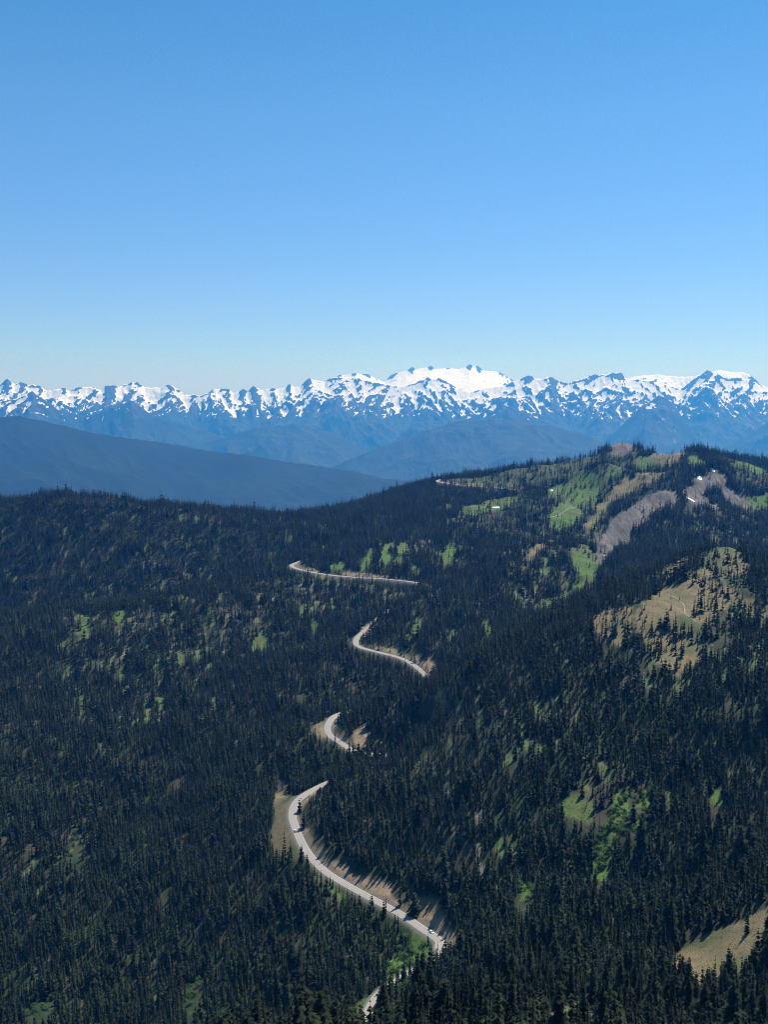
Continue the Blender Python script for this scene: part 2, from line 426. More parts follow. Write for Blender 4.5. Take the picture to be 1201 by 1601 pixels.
GREEN = [patch([(862, 800), (900, 770), (945, 755), (940, 770), (920, 790), (905, 815), (880, 828), (862, 822)], 1900, 2700),
         patch([(712, 800), (760, 785), (812, 776), (815, 782), (780, 797), (735, 805)], 2100, 2700),
         patch([(850, 768), (905, 748), (925, 742), (935, 756), (900, 768), (880, 775)], 2100, 2800),
         patch([(938, 795), (950, 792), (945, 802), (928, 812)], 1900, 2500),
         patch([(945, 745), (960, 728), (1000, 712), (1025, 715), (1035, 728), (1010, 735), (975, 738)], 2300, 3000),
         patch([(810, 965), (850, 945), (900, 915), (930, 898), (932, 910), (890, 935), (850, 962)], 1400, 2000),
         patch([(895, 862), (925, 855), (935, 885), (930, 910), (910, 905), (900, 885)], 1500, 2200),
         patch([(845, 895), (852, 870), (860, 875), (855, 900)], 1500, 2200),
         patch([(505, 893), (520, 880), (540, 879), (540, 897)], 1800, 2050),
         patch([(562, 885), (580, 865), (582, 880), (570, 895)], 1750, 2150), patch([(594, 880), (600, 852), (612, 852), (610, 880)], 1750, 2200),
         patch([(620, 870), (625, 850), (640, 850), (640, 870)], 1750, 2200), patch([(690, 890), (697, 858), (712, 850), (712, 875), (700, 890)], 1600, 2200),
         patch([(635, 1010), (645, 975), (655, 962), (663, 965), (655, 990), (645, 1010)], 1400, 1700),
         patch([(590, 1012), (605, 1015), (635, 1028), (630, 1036), (600, 1020)], 1380, 1560),
         patch([(697, 1000), (710, 985), (715, 982), (712, 995)], 1300, 1700), patch([(757, 998), (760, 970), (770, 975), (770, 1000)], 1300, 1700),
         patch([(392, 1015), (398, 993), (420, 995), (415, 1015)], 1300, 1800), patch([(485, 975), (492, 970), (500, 985), (492, 992)], 1300, 1800),
         patch([(125, 995), (125, 965), (135, 965), (137, 1000)], 1300, 1800), patch([(180, 975), (182, 955), (192, 955), (190, 980)], 1300, 1800),
         patch([(182, 1060), (182, 1040), (190, 1040), (188, 1068)], 1300, 1800), patch([(275, 1040), (280, 1022), (290, 1022), (288, 1040)], 1200, 1800),
         patch([(258, 1035), (260, 1022), (266, 1022), (264, 1035)], 1200, 1800), patch([(247, 1120), (247, 1090), (257, 1090), (255, 1120)], 1200, 1800),
         patch([(122, 1125), (123, 1085), (130, 1085), (128, 1125)], 1200, 1800), patch([(225, 1130), (226, 1100), (232, 1100), (230, 1130)], 1200, 1800),
         patch([(880, 1275), (885, 1245), (905, 1242), (925, 1260), (925, 1285), (900, 1280)], 700, 950),
         patch([(930, 1372), (928, 1340), (945, 1290), (965, 1245), (985, 1240), (990, 1270), (960, 1300), (952, 1370)], 650, 950),
         patch([(1000, 1265), (1005, 1235), (1020, 1225), (1022, 1260)], 650, 950), patch([(990, 1300), (1005, 1280), (1002, 1320)], 650, 950),
         patch([(1112, 1258), (1115, 1230), (1130, 1235), (1126, 1258)], 600, 950), patch([(1040, 1255), (1040, 1232), (1050, 1230), (1048, 1258)], 600, 950),
         patch([(812, 1410), (815, 1380), (830, 1375), (832, 1400)], 600, 850), patch([(505, 1385), (530, 1392), (545, 1402), (530, 1408)], 740, 880),
         patch([(645, 1455), (658, 1450), (672, 1490), (660, 1520), (645, 1500)], 660, 780), patch([(545, 1600), (560, 1570), (590, 1552), (590, 1565), (565, 1600)], 580, 700),
         patch([(600, 1530), (610, 1500), (650, 1490), (660, 1500), (640, 1530)], 600, 800), patch([(500, 1230), (430, 1330), (460, 1360), (480, 1345)], 5000, 6000),
         patch([(1122, 860), (1135, 853), (1160, 855), (1160, 868), (1130, 872)], 900, 1400),
         patch([(1165, 780), (1201, 770), (1201, 800), (1180, 800)], 2000, 3200), patch([(1080, 712), (1095, 712), (1105, 725), (1085, 735), (1070, 728)], 2300, 2900),
         patch([(1140, 740), (1201, 735), (1201, 768), (1160, 765)], 2500, 3400)]
SCREE = [patch([(934, 880), (936, 845), (955, 815), (985, 793), (1010, 777), (1050, 766), (1062, 785), (1040, 800), (1015, 812), (990, 838), (965, 862), (945, 878)], 1800, 2500),
         patch([(1065, 770), (1085, 750), (1120, 738), (1145, 750), (1130, 760), (1108, 768), (1105, 785), (1130, 790), (1125, 797), (1085, 790), (1072, 778)], 2000, 2700),
         patch([(1125, 758), (1160, 775), (1175, 795), (1165, 800), (1130, 780)], 2000, 2600),
         patch([(950, 715), (958, 700), (985, 694), (1000, 697), (985, 705), (965, 720)], 2600, 3000)]
# thinly wooded ground
THIN = [(patch([(925, 1000), (1000, 940), (1110, 880), (1200, 940), (1200, 980), (1110, 1050), (1030, 1070), (940, 1020)], 900, 1350), 0.45),
        (patch([(700, 815), (860, 740), (1000, 700), (1075, 700), (1060, 760), (930, 860), (850, 850), (760, 830)], 1900, 3000), 0.36),
        (patch([(700, 752), (760, 745), (930, 705), (945, 712), (900, 745), (840, 762), (700, 757)], 2500, 3000), 0.13),
        (patch([(640, 900), (640, 850), (720, 830), (760, 870), (700, 900)], 1600, 2300), 0.7),
        (patch([(90, 960), (300, 930), (470, 930), (500, 1000), (300, 1060), (100, 1060)], 1300, 1800), 0.8),
        (patch([(400, 895), (460, 890), (700, 915), (690, 945), (560, 960), (450, 940)], 1500, 2000), 0.7),
        (patch([(800, 850), (900, 830), (940, 870), (930, 920), (850, 960), (800, 940)], 1400, 2200), 0.72),
        (patch([(1050, 790), (1180, 790), (1201, 850), (1080, 850)], 1800, 2500), 0.85),
        (patch([(640, 1100), (900, 1080), (940, 1250), (820, 1380), (650, 1350)], 700, 1150), 0.85),
        (patch([(880, 1240), (1010, 1210), (1030, 1300), (950, 1390), (900, 1360)], 650, 950), 0.6),
        (patch([(1070, 1480), (1201, 1410), (1201, 1500), (1080, 1550)], 400, 600), 0.6),
        (patch([(1130, 720), (1201, 735), (1201, 800), (1150, 780)], 2400, 3400), 0.3)]

def region(polys, x, y, wob=1.0):
    k = np.clip(y / 1400, 0.35, 1.5) * wob
    wx = x + k * (9 * fbm(x / 30, y / 45, 3, 31)); wy = y + k * (22 * fbm(x / 30, y / 45, 3, 41))
    m = np.zeros(x.shape, bool)
    for p in polys:
        q = np.array(p); x0, y0 = q.min(0) - 40; x1, y1 = q.max(0) + 40
        b = (x > x0) & (x < x1) & (y > y0) & (y < y1)
        if b.any(): m[b] |= in_poly(wx[b], wy[b], p)
    return m

M_TAN = region(TAN, GX, GY); M_GREEN = region(GREEN, GX, GY); M_SCREE = region(SCREE, GX, GY)
BANKP = [patch([(552, 1148), (560, 1142), (572, 1138), (578, 1150), (574, 1168), (560, 1172), (553, 1165)], 1080, 1260)]
M_BANK = region(BANKP, GX, GY, 0.4)
GREEN_SEEN = [r for r in RAWP if r[2] < 5500][len(TAN):len(TAN) + len(GREEN) - 1]
OLIVE = [patch([(485, 1375), (500, 1370), (600, 1425), (640, 1455), (590, 1445), (530, 1412)], 740, 880),
         patch([(700, 751), (760, 743), (850, 729), (935, 706), (948, 715), (925, 742), (870, 757), (820, 765), (760, 760)], 2400, 3000),
         patch([(850, 760), (930, 735), (1000, 725), (1030, 735), (960, 760), (930, 800), (880, 830), (850, 815), (840, 780)], 1900, 2900),
         patch([(1000, 860), (1040, 790), (1060, 800), (1070, 850), (1030, 870)], 1700, 2500)]
M_OLIVE = region(OLIVE, GX, GY)

def glade(x, y):
    g = fbm(x / 6.5, y / 55, 3, 301) + 0.35 * fbm(x / 45, y / 70, 2, 311)
    th = np.full(x.shape, 0.56)
    for poly, t_ in GLADES:
        th[region([poly], x, y)] = t_
    return g > th
GLADES = [(patch([(85, 960), (300, 930), (470, 930), (500, 1000), (330, 1130), (100, 1130)], 1200, 1900), 0.30),
          (patch([(400, 900), (460, 893), (700, 915), (690, 945), (560, 965), (450, 950)], 1500, 2000), 0.26),
          (patch([(560, 890), (600, 840), (730, 840), (720, 890)], 1600, 2300), 0.27),
          (patch([(660, 780), (720, 765), (800, 770), (780, 840), (700, 850)], 2000, 2700), 0.33),
          (patch([(780, 860), (880, 800), (940, 830), (930, 920), (830, 970)], 1400, 2400), 0.22),
          (patch([(640, 1110), (900, 1080), (960, 1200), (860, 1390), (650, 1370)], 700, 1150), 0.34),
          (patch([(900, 1000), (960, 930), (1201, 870), (1201, 1070), (950, 1080)], 850, 1400), 0.30),
          (patch([(10, 1280), (160, 1240), (180, 1400), (60, 1420)], 700, 1200), 0.42),
          (patch([(0, 800), (550, 810), (480, 900), (0, 940)], 1900, 2500), 0.42),
          (patch([(1060, 800), (1201, 780), (1201, 880), (1060, 860)], 1500, 2500), 0.30)]
M_GLADE = glade(GX, GY) & ~(M_TAN | M_SCREE)

# ------------------------------------------------------------------ near terrain
def ground_material():
    m, nt, b = material('hillside_ground', 0.95)
    g = N(nt, 'ShaderNodeNewGeometry'); pos = g.outputs['Position']
    n1 = noise(nt, 0.02, 6, 0.6, pos); n2 = noise(nt, 0.16, 5, 0.65, pos); n3 = noise(nt, 1.1, 3, 0.6, pos)
    floor = mixc(nt, maprange(nt, n1, 0.42, 0.58), (0.035, 0.055, 0.02), (0.06, 0.055, 0.035))
    floor = mixc(nt, maprange(nt, n2, 0.60, 0.70), floor, (0.15, 0.15, 0.09))
    green = mixc(nt, maprange(nt, n2, 0.35, 0.65), (0.075, 0.15, 0.025), (0.125, 0.20, 0.045))
    green = mixc(nt, maprange(nt, n1, 0.45, 0.65), green, (0.12, 0.13, 0.05))
    n5 = noise(nt, 0.28, 4, 0.7, pos)
    green = mixc(nt, maprange(nt, n5, 0.54, 0.62), green, (0.035, 0.07, 0.018))
    
    tan = mixc(nt, maprange(nt, n2, 0.35, 0.65), (0.17, 0.135, 0.070), (0.25, 0.195, 0.105))
    tan = mixc(nt, maprange(nt, n1, 0.48, 0.62), tan, (0.11, 0.125, 0.05))
    tan = mixc(nt, maprange(nt, n5, 0.58, 0.64), tan, (0.075, 0.08, 0.035))
    sm = N(nt, 'ShaderNodeMapping'); nt.links.new(pos, sm.inputs[0]); sm.inputs['Rotation'].default_value = (0, 0, 0.5); sm.inputs['Scale'].default_value = (0.10, 0.012, 0.03)
    n4 = noise(nt, 1.0, 6, 0.65, sm.outputs[0])
    scree = mixc(nt, maprange(nt, n4, 0.38, 0.62), (0.08, 0.070, 0.062), (0.21, 0.183, 0.165))
    scree = mixc(nt, maprange(nt, n2, 0.5, 0.62), scree, (0.13, 0.12, 0.085))
    bank = mixc(nt, maprange(nt, n2, 0.35, 0.65), (0.25, 0.185, 0.125), (0.40, 0.285, 0.175))
    bank = mixc(nt, maprange(nt, n3, 0.55, 0.7), bank, (0.19, 0.14, 0.10))
    shoulder = mixc(nt, maprange(nt, n3, 0.35, 0.65), (0.16, 0.15, 0.11), (0.21, 0.19, 0.16))
    olive = mixc(nt, maprange(nt, n2, 0.35, 0.65), (0.055, 0.075, 0.028), (0.085, 0.105, 0.045))
    pale = mixc(nt, maprange(nt, n3, 0.4, 0.6), (0.16, 0.15, 0.10), (0.27, 0.25, 0.20))
    c = mixc(nt, attr(nt, 'glade').outputs['Fac'], floor, pale)
    c = mixc(nt, attr(nt, 'olive').outputs['Fac'], c, olive)
    c = mixc(nt, attr(nt, 'green').outputs['Fac'], c, green)
    c = mixc(nt, attr(nt, 'tan').outputs['Fac'], c, tan)
    c = mixc(nt, attr(nt, 'scree').outputs['Fac'], c, scree)
    c = mixc(nt, attr(nt, 'bank').outputs['Fac'], c, bank)
    c = mixc(nt, attr(nt, 'shoulder').outputs['Fac'], c, shoulder)
    nt.links.new(c, b.inputs['Base Color'])
    bp = N(nt, 'ShaderNodeBump', i_Strength=0.8, i_Distance=1.2)
    nt.links.new(n3, bp.inputs['Height']); nt.links.new(bp.outputs[0], b.inputs['Normal'])
    return m

def soften(m):
    a = m.astype(np.float32)
    b = a.copy()
    b[1:-1, 1:-1] = (a[1:-1, 1:-1] * 2 + a[:-2, 1:-1] + a[2:, 1:-1] + a[1:-1, :-2] + a[1:-1, 2:]) / 6
    return b

me = grid_mesh('hillside', GX, GY, GZ)
add_attr(me, 'tan', soften(M_TAN)); add_attr(me, 'green', soften(M_GREEN | (M_GLADE & (fbm(GX / 80, GY / 120, 2, 331) > -0.34)))); add_attr(me, 'olive', soften(M_OLIVE)); add_attr(me, 'glade', soften(M_GLADE)); add_attr(me, 'scree', soften(M_SCREE))
jag = 5 * fbm(GX / 14, GY / 14, 2, 61)
add_attr(me, 'bank', soften(((ROADD < BANKW + jag) & (ROADD > HALF + 1.2) & (diff > 0.6) & ROADO) | M_BANK))
add_attr(me, 'shoulder', soften((ROADD < HALF + 2.6 + jag * 0.15)))
hill = link('hillside', me, ground_material(), kind='structure')

# ground under and behind the viewer
ax = np.radians(np.linspace(0, 360, 97)); rr = np.concatenate([[0.01], np.geomspace(3, 1400, 60)])
BX = np.sin(ax)[None] * rr[:, None]; BY = np.cos(ax)[None] * rr[:, None]
BZ = tps(BX, BY).reshape(BX.shape) + 0.4 * fbm(BX / 12, BY / 12, 2, 5) * np.clip(rr / 20, 0, 1)[:, None]
infan = (np.abs(np.arctan2(BX, BY)) < A1 - 0.0) & (np.hypot(BX, BY) > R0)
BZ = np.where(infan, BZ - np.clip((np.hypot(BX, BY) - R0) * 0.4, 0, 60), BZ)
me = grid_mesh('viewpoint_hill', BX, BY, BZ)
me.materials.append(hill.data.materials[0])
link('viewpoint_hill', me, None, kind='structure')

# ------------------------------------------------------------------ road sheet
def road_material():
    m, nt, b = material('road_surface', 0.85)
    n1 = noise(nt, 0.8, 4); n2 = noise(nt, 0.07, 3)
    ac = attr(nt, 'across')
    base = mixc(nt, maprange(nt, n1, 0.3, 0.7), (0.30, 0.275, 0.25), (0.36, 0.33, 0.30))
    base = mixc(nt, maprange(nt, n2, 0.35, 0.7, 0, 0.35), base, (0.25, 0.23, 0.21))
    dist = N(nt, 'ShaderNodeMath', operation='ABSOLUTE'); nt.links.new(ac.outputs['Fac'], dist.inputs[0])
    edge = maprange(nt, dist.outputs[0], 0.84, 0.9)
    c = mixc(nt, edge, base, (0.47, 0.43, 0.37))
    nt.links.new(c, b.inputs['Base Color'])
    return m

def ribbon(name, path, half, lift, mat, prof=None, **props):
    t = np.gradient(path[:, :2], axis=0); t /= np.linalg.norm(t, axis=1)[:, None]
    nrm = np.stack([t[:, 1], -t[:, 0]], 1)
    acr = np.array([-1.0, -1.0, -0.86, -0.5, 0, 0.5, 0.86, 1.0, 1.0])
    crown = np.array([-1.6, 0, 0.02, 0.06, 0.09, 0.06, 0.02, 0, -1.6])
    X = path[:, 0:1] + nrm[:, 0:1] * acr * half; Y = path[:, 1:2] + nrm[:, 1:2] * acr * half
    Z = path[:, 2:3] + crown + lift
    me = grid_mesh(name, X, Y, Z, False)
    add_attr(me, 'across', np.broadcast_to(acr, X.shape))
    return link(name, me, mat, **props)

m_road = road_material()
for p_ in PATHS: ribbon('road', p_, HALF if len(p_) > 400 else 5.4, 0.02 if len(p_) > 400 else 1.25, m_road, kind='structure')

# yellow centre line, two thin painted lines
m_line = plain('road_line_paint', (0.5, 0.38, 0.12), 0.7)
Vs, Fs, k = [], [], 0
for p_ in PATHS:
    t = np.gradient(p_[:, :2], axis=0); t /= np.linalg.norm(t, axis=1)[:, None]
    nrm = np.stack([t[:, 1], -t[:, 0]], 1)
    for off in (-0.16, 0.16):
        L = p_[:, :2] + nrm * (off - 0.05); R_ = p_[:, :2] + nrm * (off + 0.05); z = p_[:, 2] + (0.02 if len(p_) > 400 else 1.25) + 0.095
        Vs.append(np.concatenate([np.column_stack([L, z]), np.column_stack([R_, z])]))
        n = len(p_); i = np.arange(n - 1)
        Fs.append(np.stack([i, i + 1, i + 1 + n, i + n], 1)[:, ::-1] + k)
        k += 2 * n
link('road_markings', mesh_from('road_markings', np.concatenate(Vs), np.concatenate(Fs)), m_line, kind='structure')

# hiking trail on the meadow bench
tr = [spot(px, py, 900, 1350) for px, py in [(1039, 930), (1050, 932), (1060, 937), (1068, 944), (1071, 952), (1073, 960), (1080, 966), (1090, 975)]]
tr = catmull([(x, y, 0) for x, y in tr], 3)
tr[:, 2] = ground_z(tr[:, 0], tr[:, 1])
ribbon('hiking_trail', tr, 0.7, 0.22, plain('trail_dirt', (0.30, 0.25, 0.18), 0.95, scale=0.5), kind='structure')
# footpaths across the green and tan slopes by the peak
for k, pts in enumerate([[(1045, 727), (1052, 718), (1062, 710), (1072, 702)], [(860, 812), (880, 803), (900, 794)]]):
    q = [spot(px, py, 1900, 3000) for px, py in pts]
    q = catmull([(x, y, 0) for x, y in q], 4); q[:, 2] = ground_z(q[:, 0], q[:, 1])
    ribbon('footpath', q, 1.2, 0.35, bpy.data.materials['trail_dirt'], kind='structure')
#PART2
# ------------------------------------------------------------------ far hills and the snowy range
def uof(px, py=620.0):
    v = (PH / 2 - py) / F_PX
    return (px - PW / 2) / F_PX / (CP + v * SP)

def crest(pts, Y):
    a = np.array([(uof(px, py), at(px, py, Y)[2]) for px, py in pts])
    return lambda u: np.interp(u, a[:, 0], a[:, 1])

FAR = 1.28   # all far surfaces are worked out on a 1:1.28 plan and laid out at full range

def far_grid(u0, u1, nu, Y0, Y1, ny):
    U = np.linspace(u0, u1, nu)[None, :] * np.ones((ny, 1))
    Y = np.geomspace(Y0, Y1, ny)[:, None] * np.ones((1, nu))
    return U, U * Y, Y

SKY_CREST = [(-400, 610), (-150, 600), (-60, 608), (0, 600), (10, 592), (22, 600), (33, 597), (45, 601), (62, 603), (72, 611), (85, 609), (100, 606), (108, 611), (122, 605), (148, 605), (157, 610), (165, 603),
    (177, 602), (190, 603), (205, 597), (215, 598), (225, 604), (250, 606), (258, 602), (265, 601), (278, 609), (288, 616), (300, 617), (314, 617), (325, 614), (330, 610), (345, 607), (357, 607), (365, 613), (372, 611),
    (380, 607), (388, 611), (395, 604), (403, 606), (410, 610), (425, 606), (435, 608), (447, 605), (452, 600), (460, 606), (470, 603), (482, 591), (492, 594), (507, 597), (514, 591), (530, 588), (560, 590), (580, 597), (600, 600),
    (625, 603), (650, 598), (668, 590), (690, 592), (705, 600), (715, 606), (735, 612), (760, 606), (775, 604), (790, 602), (806, 595), (812, 593), (822, 588), (828, 586), (840, 592), (850, 591), (862, 588), (875, 595), (890, 599), (900, 594), (912, 591),
    (930, 584), (938, 586), (950, 584), (960, 581), (972, 583), (980, 590), (1000, 592), (1012, 594), (1030, 597), (1050, 603), (1065, 608), (1075, 600), (1085, 593), (1095, 586), (1107, 578), (1115, 582), (1125, 585), (1140, 592),
    (1155, 590), (1168, 592), (1175, 592), (1185, 600), (1201, 605), (1260, 590), (1350, 604), (1600, 600)]
OLY = [(440, 640), (500, 612), (522, 592), (530, 586), (540, 586), (555, 583), (575, 585), (590, 592), (600, 597), (608, 589), (615, 584), (635, 580), (645, 573), (650, 578), (657, 576), (668, 574), (675, 571), (680, 577), (700, 575),
    (718, 577), (728, 573), (735, 569), (742, 573), (748, 571), (755, 579), (770, 580), (782, 582), (790, 586), (800, 592), (812, 600), (840, 630)]
SADDLE = [(930, 640), (960, 600), (990, 589), (1012, 586), (1030, 585), (1050, 588), (1070, 589), (1085, 588), (1100, 584), (1125, 578), (1140, 580), (1168, 583), (1178, 588), (1190, 602), (1230, 620)]
CR = [  # crest, forward distance, front steepness, back steepness, spur height, snow bias
    (crest(OLY, 29000), 29000, 0.30, 0.6, 40, 0),
    (crest(SADDLE, 24500), 24500, 0.34, 0.6, 110, 0),
    (crest(SKY_CREST, 21000), 21000, 0.44, 0.7, 330, 0),
    (crest([(-300, 640), (-60, 620), (0, 628), (30, 620), (50, 612), (65, 622), (90, 640), (130, 650), (170, 640), (205, 625), (240, 650), (300, 668), (420, 700), (600, 760)], 17500), 17500, 0.44, 0.6, 230, 0),
    (crest([(640, 760), (700, 700), (740, 668), (780, 645), (800, 636), (830, 650), (880, 668), (920, 690), (1000, 760)], 17500), 17500, 0.42, 0.6, 220, 0),
    (crest([(880, 740), (930, 702), (965, 672), (1000, 638), (1030, 617), (1042, 620), (1060, 640), (1085, 680), (1120, 705), (1170, 680), (1201, 660), (1300, 640)], 17500), 17500, 0.45, 0.6, 200, 0),
    (crest([(250, 700), (330, 690), (400, 668), (460, 662), (520, 676), (560, 700), (640, 740)], 16500), 16500, 0.36, 0.5, 170, 0),
    (crest([(380, 800), (480, 752), (528, 726), (580, 704), (630, 686), (680, 668), (720, 657), (800, 655), (860, 664), (920, 680), (960, 700), (1000, 720), (1201, 740), (1350, 750)], 14700), 14700, 0.34, 0.5, 70, 0)]
U, MX, MY = far_grid(-0.56, 0.56, 1750, 11500, 31500, 820)
wx = MX + 500 * fbm(MX / 2600, MY / 2600, 3, 71); wy = MY + 700 * fbm(MX / 2600, MY / 2600, 3, 75)
MZ = np.full(MX.shape, -1440.0)
MZ += 60 * fbm(MX / 2000, MY / 2000, 3, 5)
spur = ridged(wx / 2300 + 0.3 * wy / 3000, wy / 3600, 6, 81, 0.6)
near_crest = np.full(MX.shape, 1e9); tip = np.zeros(MX.shape)
spur2 = ridged(wx / 800 - wy / 1900, wy / 1200, 5, 91)
for f, Yk, sf, sb, sp, _ in CR:
    yk = Yk + 260 * fbm(MX / 1500, MX * 0 + Yk, 3, 55)
    d = MY - yk
    a = np.abs(d)
    ug = np.linspace(-0.56, 0.56, 1750); fg = f(ug)
    fs = np.convolve(np.pad(fg, 15, mode='edge'), np.hanning(33)[1:-1] / np.hanning(33)[1:-1].sum(), 'valid')
    tpk = (fg - fs) / Yk * 21000
    h = (np.interp(U, ug, fs) + np.interp(U, ug, fg - fs) * np.exp(-(a / (170 if Yk > 26000 else 240)) ** 2)) * (MY / Yk)
    near_crest = np.where(np.abs(h - MZ) < 60, np.minimum(near_crest, a), near_crest)
    fall = np.where(d < 0, sf, sb) * (a + 260 * (1 - np.exp(-a / 260)) * 0.8)
    h = h - fall + np.minimum(a * 0.42, sp) * (spur - 0.45) * 1.15 + np.minimum(a * 0.34, 150) * (spur2 - 0.45) * (0.15 if Yk > 26000 else 0.9)
    near_crest = np.where(h > MZ, a, near_crest)
    tip = np.where(h > MZ, np.interp(U, ug, tpk) * np.exp(-a / (120 if Yk > 26000 else 190)), tip)
    MZ = np.maximum(MZ, h)
det = ridged(wx / 300, wy / 380, 5, 101) - 0.45
MZ += det * 115 * smooth(-900, -350, MZ) * (0.22 + 0.78 * smooth(0, 500, near_crest)) * np.where(MY > 26000, 0.3, 1)
MZ += 16 * fbm(MX / 60, MY / 90, 3, 111) * smooth(-700, -300, MZ) * np.where(MY > 26000, 0.4, 1)
gy, gx = np.gradient(MZ)
dYr = np.gradient(MY, axis=0); dXc = np.gradient(MX, axis=1)
SX = gx / dXc; SY = gy / dYr
slope = np.hypot(SX, SY)
conc = (MZ - (np.roll(MZ, 9, 1) + np.roll(MZ, -9, 1)) / 2) + (MZ - (np.roll(MZ, 3, 0) + np.roll(MZ, -3, 0)) / 2)
line = -300 + 150 * fbm(MX / 2600, MY / 2600, 2, 121)
s = np.clip((MZ - line) / 240, -3, 1.1) - np.clip(conc / 22, -1, 1) * 0.8 - np.clip(slope - 0.55, -0.4, 1.2) * 1.5 + 1.5 * fbm(wx / 900, wy / 1500, 3, 131, 0.6) + 1.0 * fbm(wx / 150, wy / 260, 4, 135, 0.68)
s = s + 1.0 * (ridged((wx - 1.1 * MZ) / 230, (wx + 1.3 * MZ) / 800, 3, 136) - 0.42) + 0.24 - 3.0 * smooth(-500, -660, MZ)
s = np.where(MY > 26000, 0.85 * s + 0.42 - np.clip(slope - 0.6, 0, 1) * 2.0, s)
s = np.where((MY > 23300) & (MY < 26000), s + 0.5, s)
snow = s - 2.2 * smooth(3, 20, tip * np.where(MY > 26000, 3.5, 1) + 16 * fbm(MX / 120, MY / 120, 2, 145))
snow = np.where(MY < 15300, -3, snow) - 3.0 * smooth(17400, 17100, MY) * (U > -0.1) * (U < 0.16)
streak = (ridged(MX / 210 + 3, MY / 1500, 3, 141) > 0.83) & (MZ > -520) & (conc < -4) & (MY > 15800)
snow = np.where(streak, np.maximum(snow, 0.25), snow)

def mountain_material():
    m, nt, b = material('mountain_rock_and_snow', 0.9)
    g = N(nt, 'ShaderNodeNewGeometry'); pos = g.outputs['Position']
    n1 = noise(nt, 0.004, 6, 0.6, pos); n2 = noise(nt, 0.02, 5, 0.7, pos)
    rock = mixc(nt, maprange(nt, n1, 0.4, 0.62), (0.03, 0.033, 0.03), (0.065, 0.065, 0.06))
    forest = mixc(nt, maprange(nt, n1, 0.4, 0.62), (0.014, 0.024, 0.014), (0.03, 0.042, 0.02))
    el = attr(nt, 'alpine').outputs['Fac']
    c = mixc(nt, el, forest, rock)
    chute = mixc(nt, attr(nt, 'chute').outputs['Fac'], c, (0.20, 0.20, 0.16))
    add = N(nt, 'ShaderNodeMath', operation='MULTIPLY_ADD'); nt.links.new(n2, add.inputs[0]); add.inputs[1].default_value = 0.9
    nt.links.new(attr(nt, 'snow').outputs['Fac'], add.inputs[2])
    sn = maprange(nt, add.outputs[0], 0.48, 0.53)
    c = mixc(nt, sn, chute, (0.86, 0.89, 0.93))
    nt.links.new(c, b.inputs['Base Color'])
    return m
m_mtn = mountain_material()
me = grid_mesh('snowy_mountains', MX * FAR, MY * FAR, MZ * FAR)
add_attr(me, 'snow', snow)
add_attr(me, 'alpine', smooth(-520, -250, MZ + 120 * fbm(MX / 500, MY / 500, 3, 151)))
add_attr(me, 'chute', smooth(0.86, 0.92, ridged(MX / 700 + MY / 3000, MY / 5200, 2, 161)) * smooth(-4, -12, conc) * (U > 0.15) * 0.8)
link('snowy_mountains', me, m_mtn, kind='structure')

def wooded_material():
    m, nt, b = material('distant_forest_cover', 0.95)
    g = N(nt, 'ShaderNodeNewGeometry'); pos = g.outputs['Position']
    mp = N(nt, 'ShaderNodeMapping'); nt.links.new(pos, mp.inputs[0]); mp.inputs['Scale'].default_value = (1, 1, 0.3)
    n1 = noise(nt, 0.0016, 5, 0.6, pos); n2 = noise(nt, 0.03, 5, 0.75, mp.outputs[0]); n3 = noise(nt, 0.012, 4, 0.6, mp.outputs[0])
    c = mixc(nt, maprange(nt, n1, 0.4, 0.6), (0.012, 0.022, 0.012), (0.024, 0.036, 0.018))
    c = mixc(nt, maprange(nt, n2, 0.35, 0.65), c, (0.008, 0.014, 0.008))
    c = mixc(nt, maprange(nt, n3, 0.70, 0.76), c, (0.15, 0.16, 0.12))
    nt.links.new(c, b.inputs['Base Color'])
    bp = N(nt, 'ShaderNodeBump', i_Strength=1.0, i_Distance=14.0)
    nt.links.new(n2, bp.inputs['Height']); nt.links.new(bp.outputs[0], b.inputs['Normal'])
    return m
m_wood = wooded_material()
HILL = crest([(-500, 640), (-200, 650), (0, 651), (30, 650), (60, 656), (100, 665), (130, 673), (180, 682), (250, 691), (320, 703), (400, 713), (450, 722), (500, 728), (560, 738), (600, 747), (640, 752), (700, 762), (800, 790), (1000, 850)], 7400)
U, HX, HY = far_grid(-0.62, 0.42, 900, 4300, 9700, 260)
d = HY - 7400 - 200 * fbm(HX / 900, HX * 0, 3, 171)
h = HILL(U) * HY / 7400
HZ = h - np.where(d < 0, 0.36, 0.5) * np.abs(d) + np.minimum(np.abs(d) * 0.3, 110) * (ridged(HX / 1300 + HY / 2600, HY / 2500, 5, 181) - 0.45) * 0.9 + 8 * fbm(HX / 90, HY / 90, 3, 191) * smooth(0, 300, np.abs(d))
H2 = crest([(-400, 745), (-100, 762), (0, 774), (30, 779), (80, 800), (200, 860), (1200, 1200)], 4900)
d2 = HY - 4900
HZ = np.maximum(HZ, H2(U) * HY / 4900 - np.where(d2 < 0, 0.4, 0.45) * np.abs(d2))
HZ = np.maximum(HZ, -1150)
link('forested_hills', grid_mesh('forested_hills', HX * 1.7, HY * 1.7, HZ * 1.7), m_wood, kind='structure')
# valley floor out to beyond the range
me = mesh_from('valley_floor', [(-56000, -9000, -2010), (56000, -9000, -2010), (56000, 56000, -2010), (-56000, 56000, -2010)], [(0, 1, 2, 3)])
link('valley_floor', me, m_wood, kind='structure')

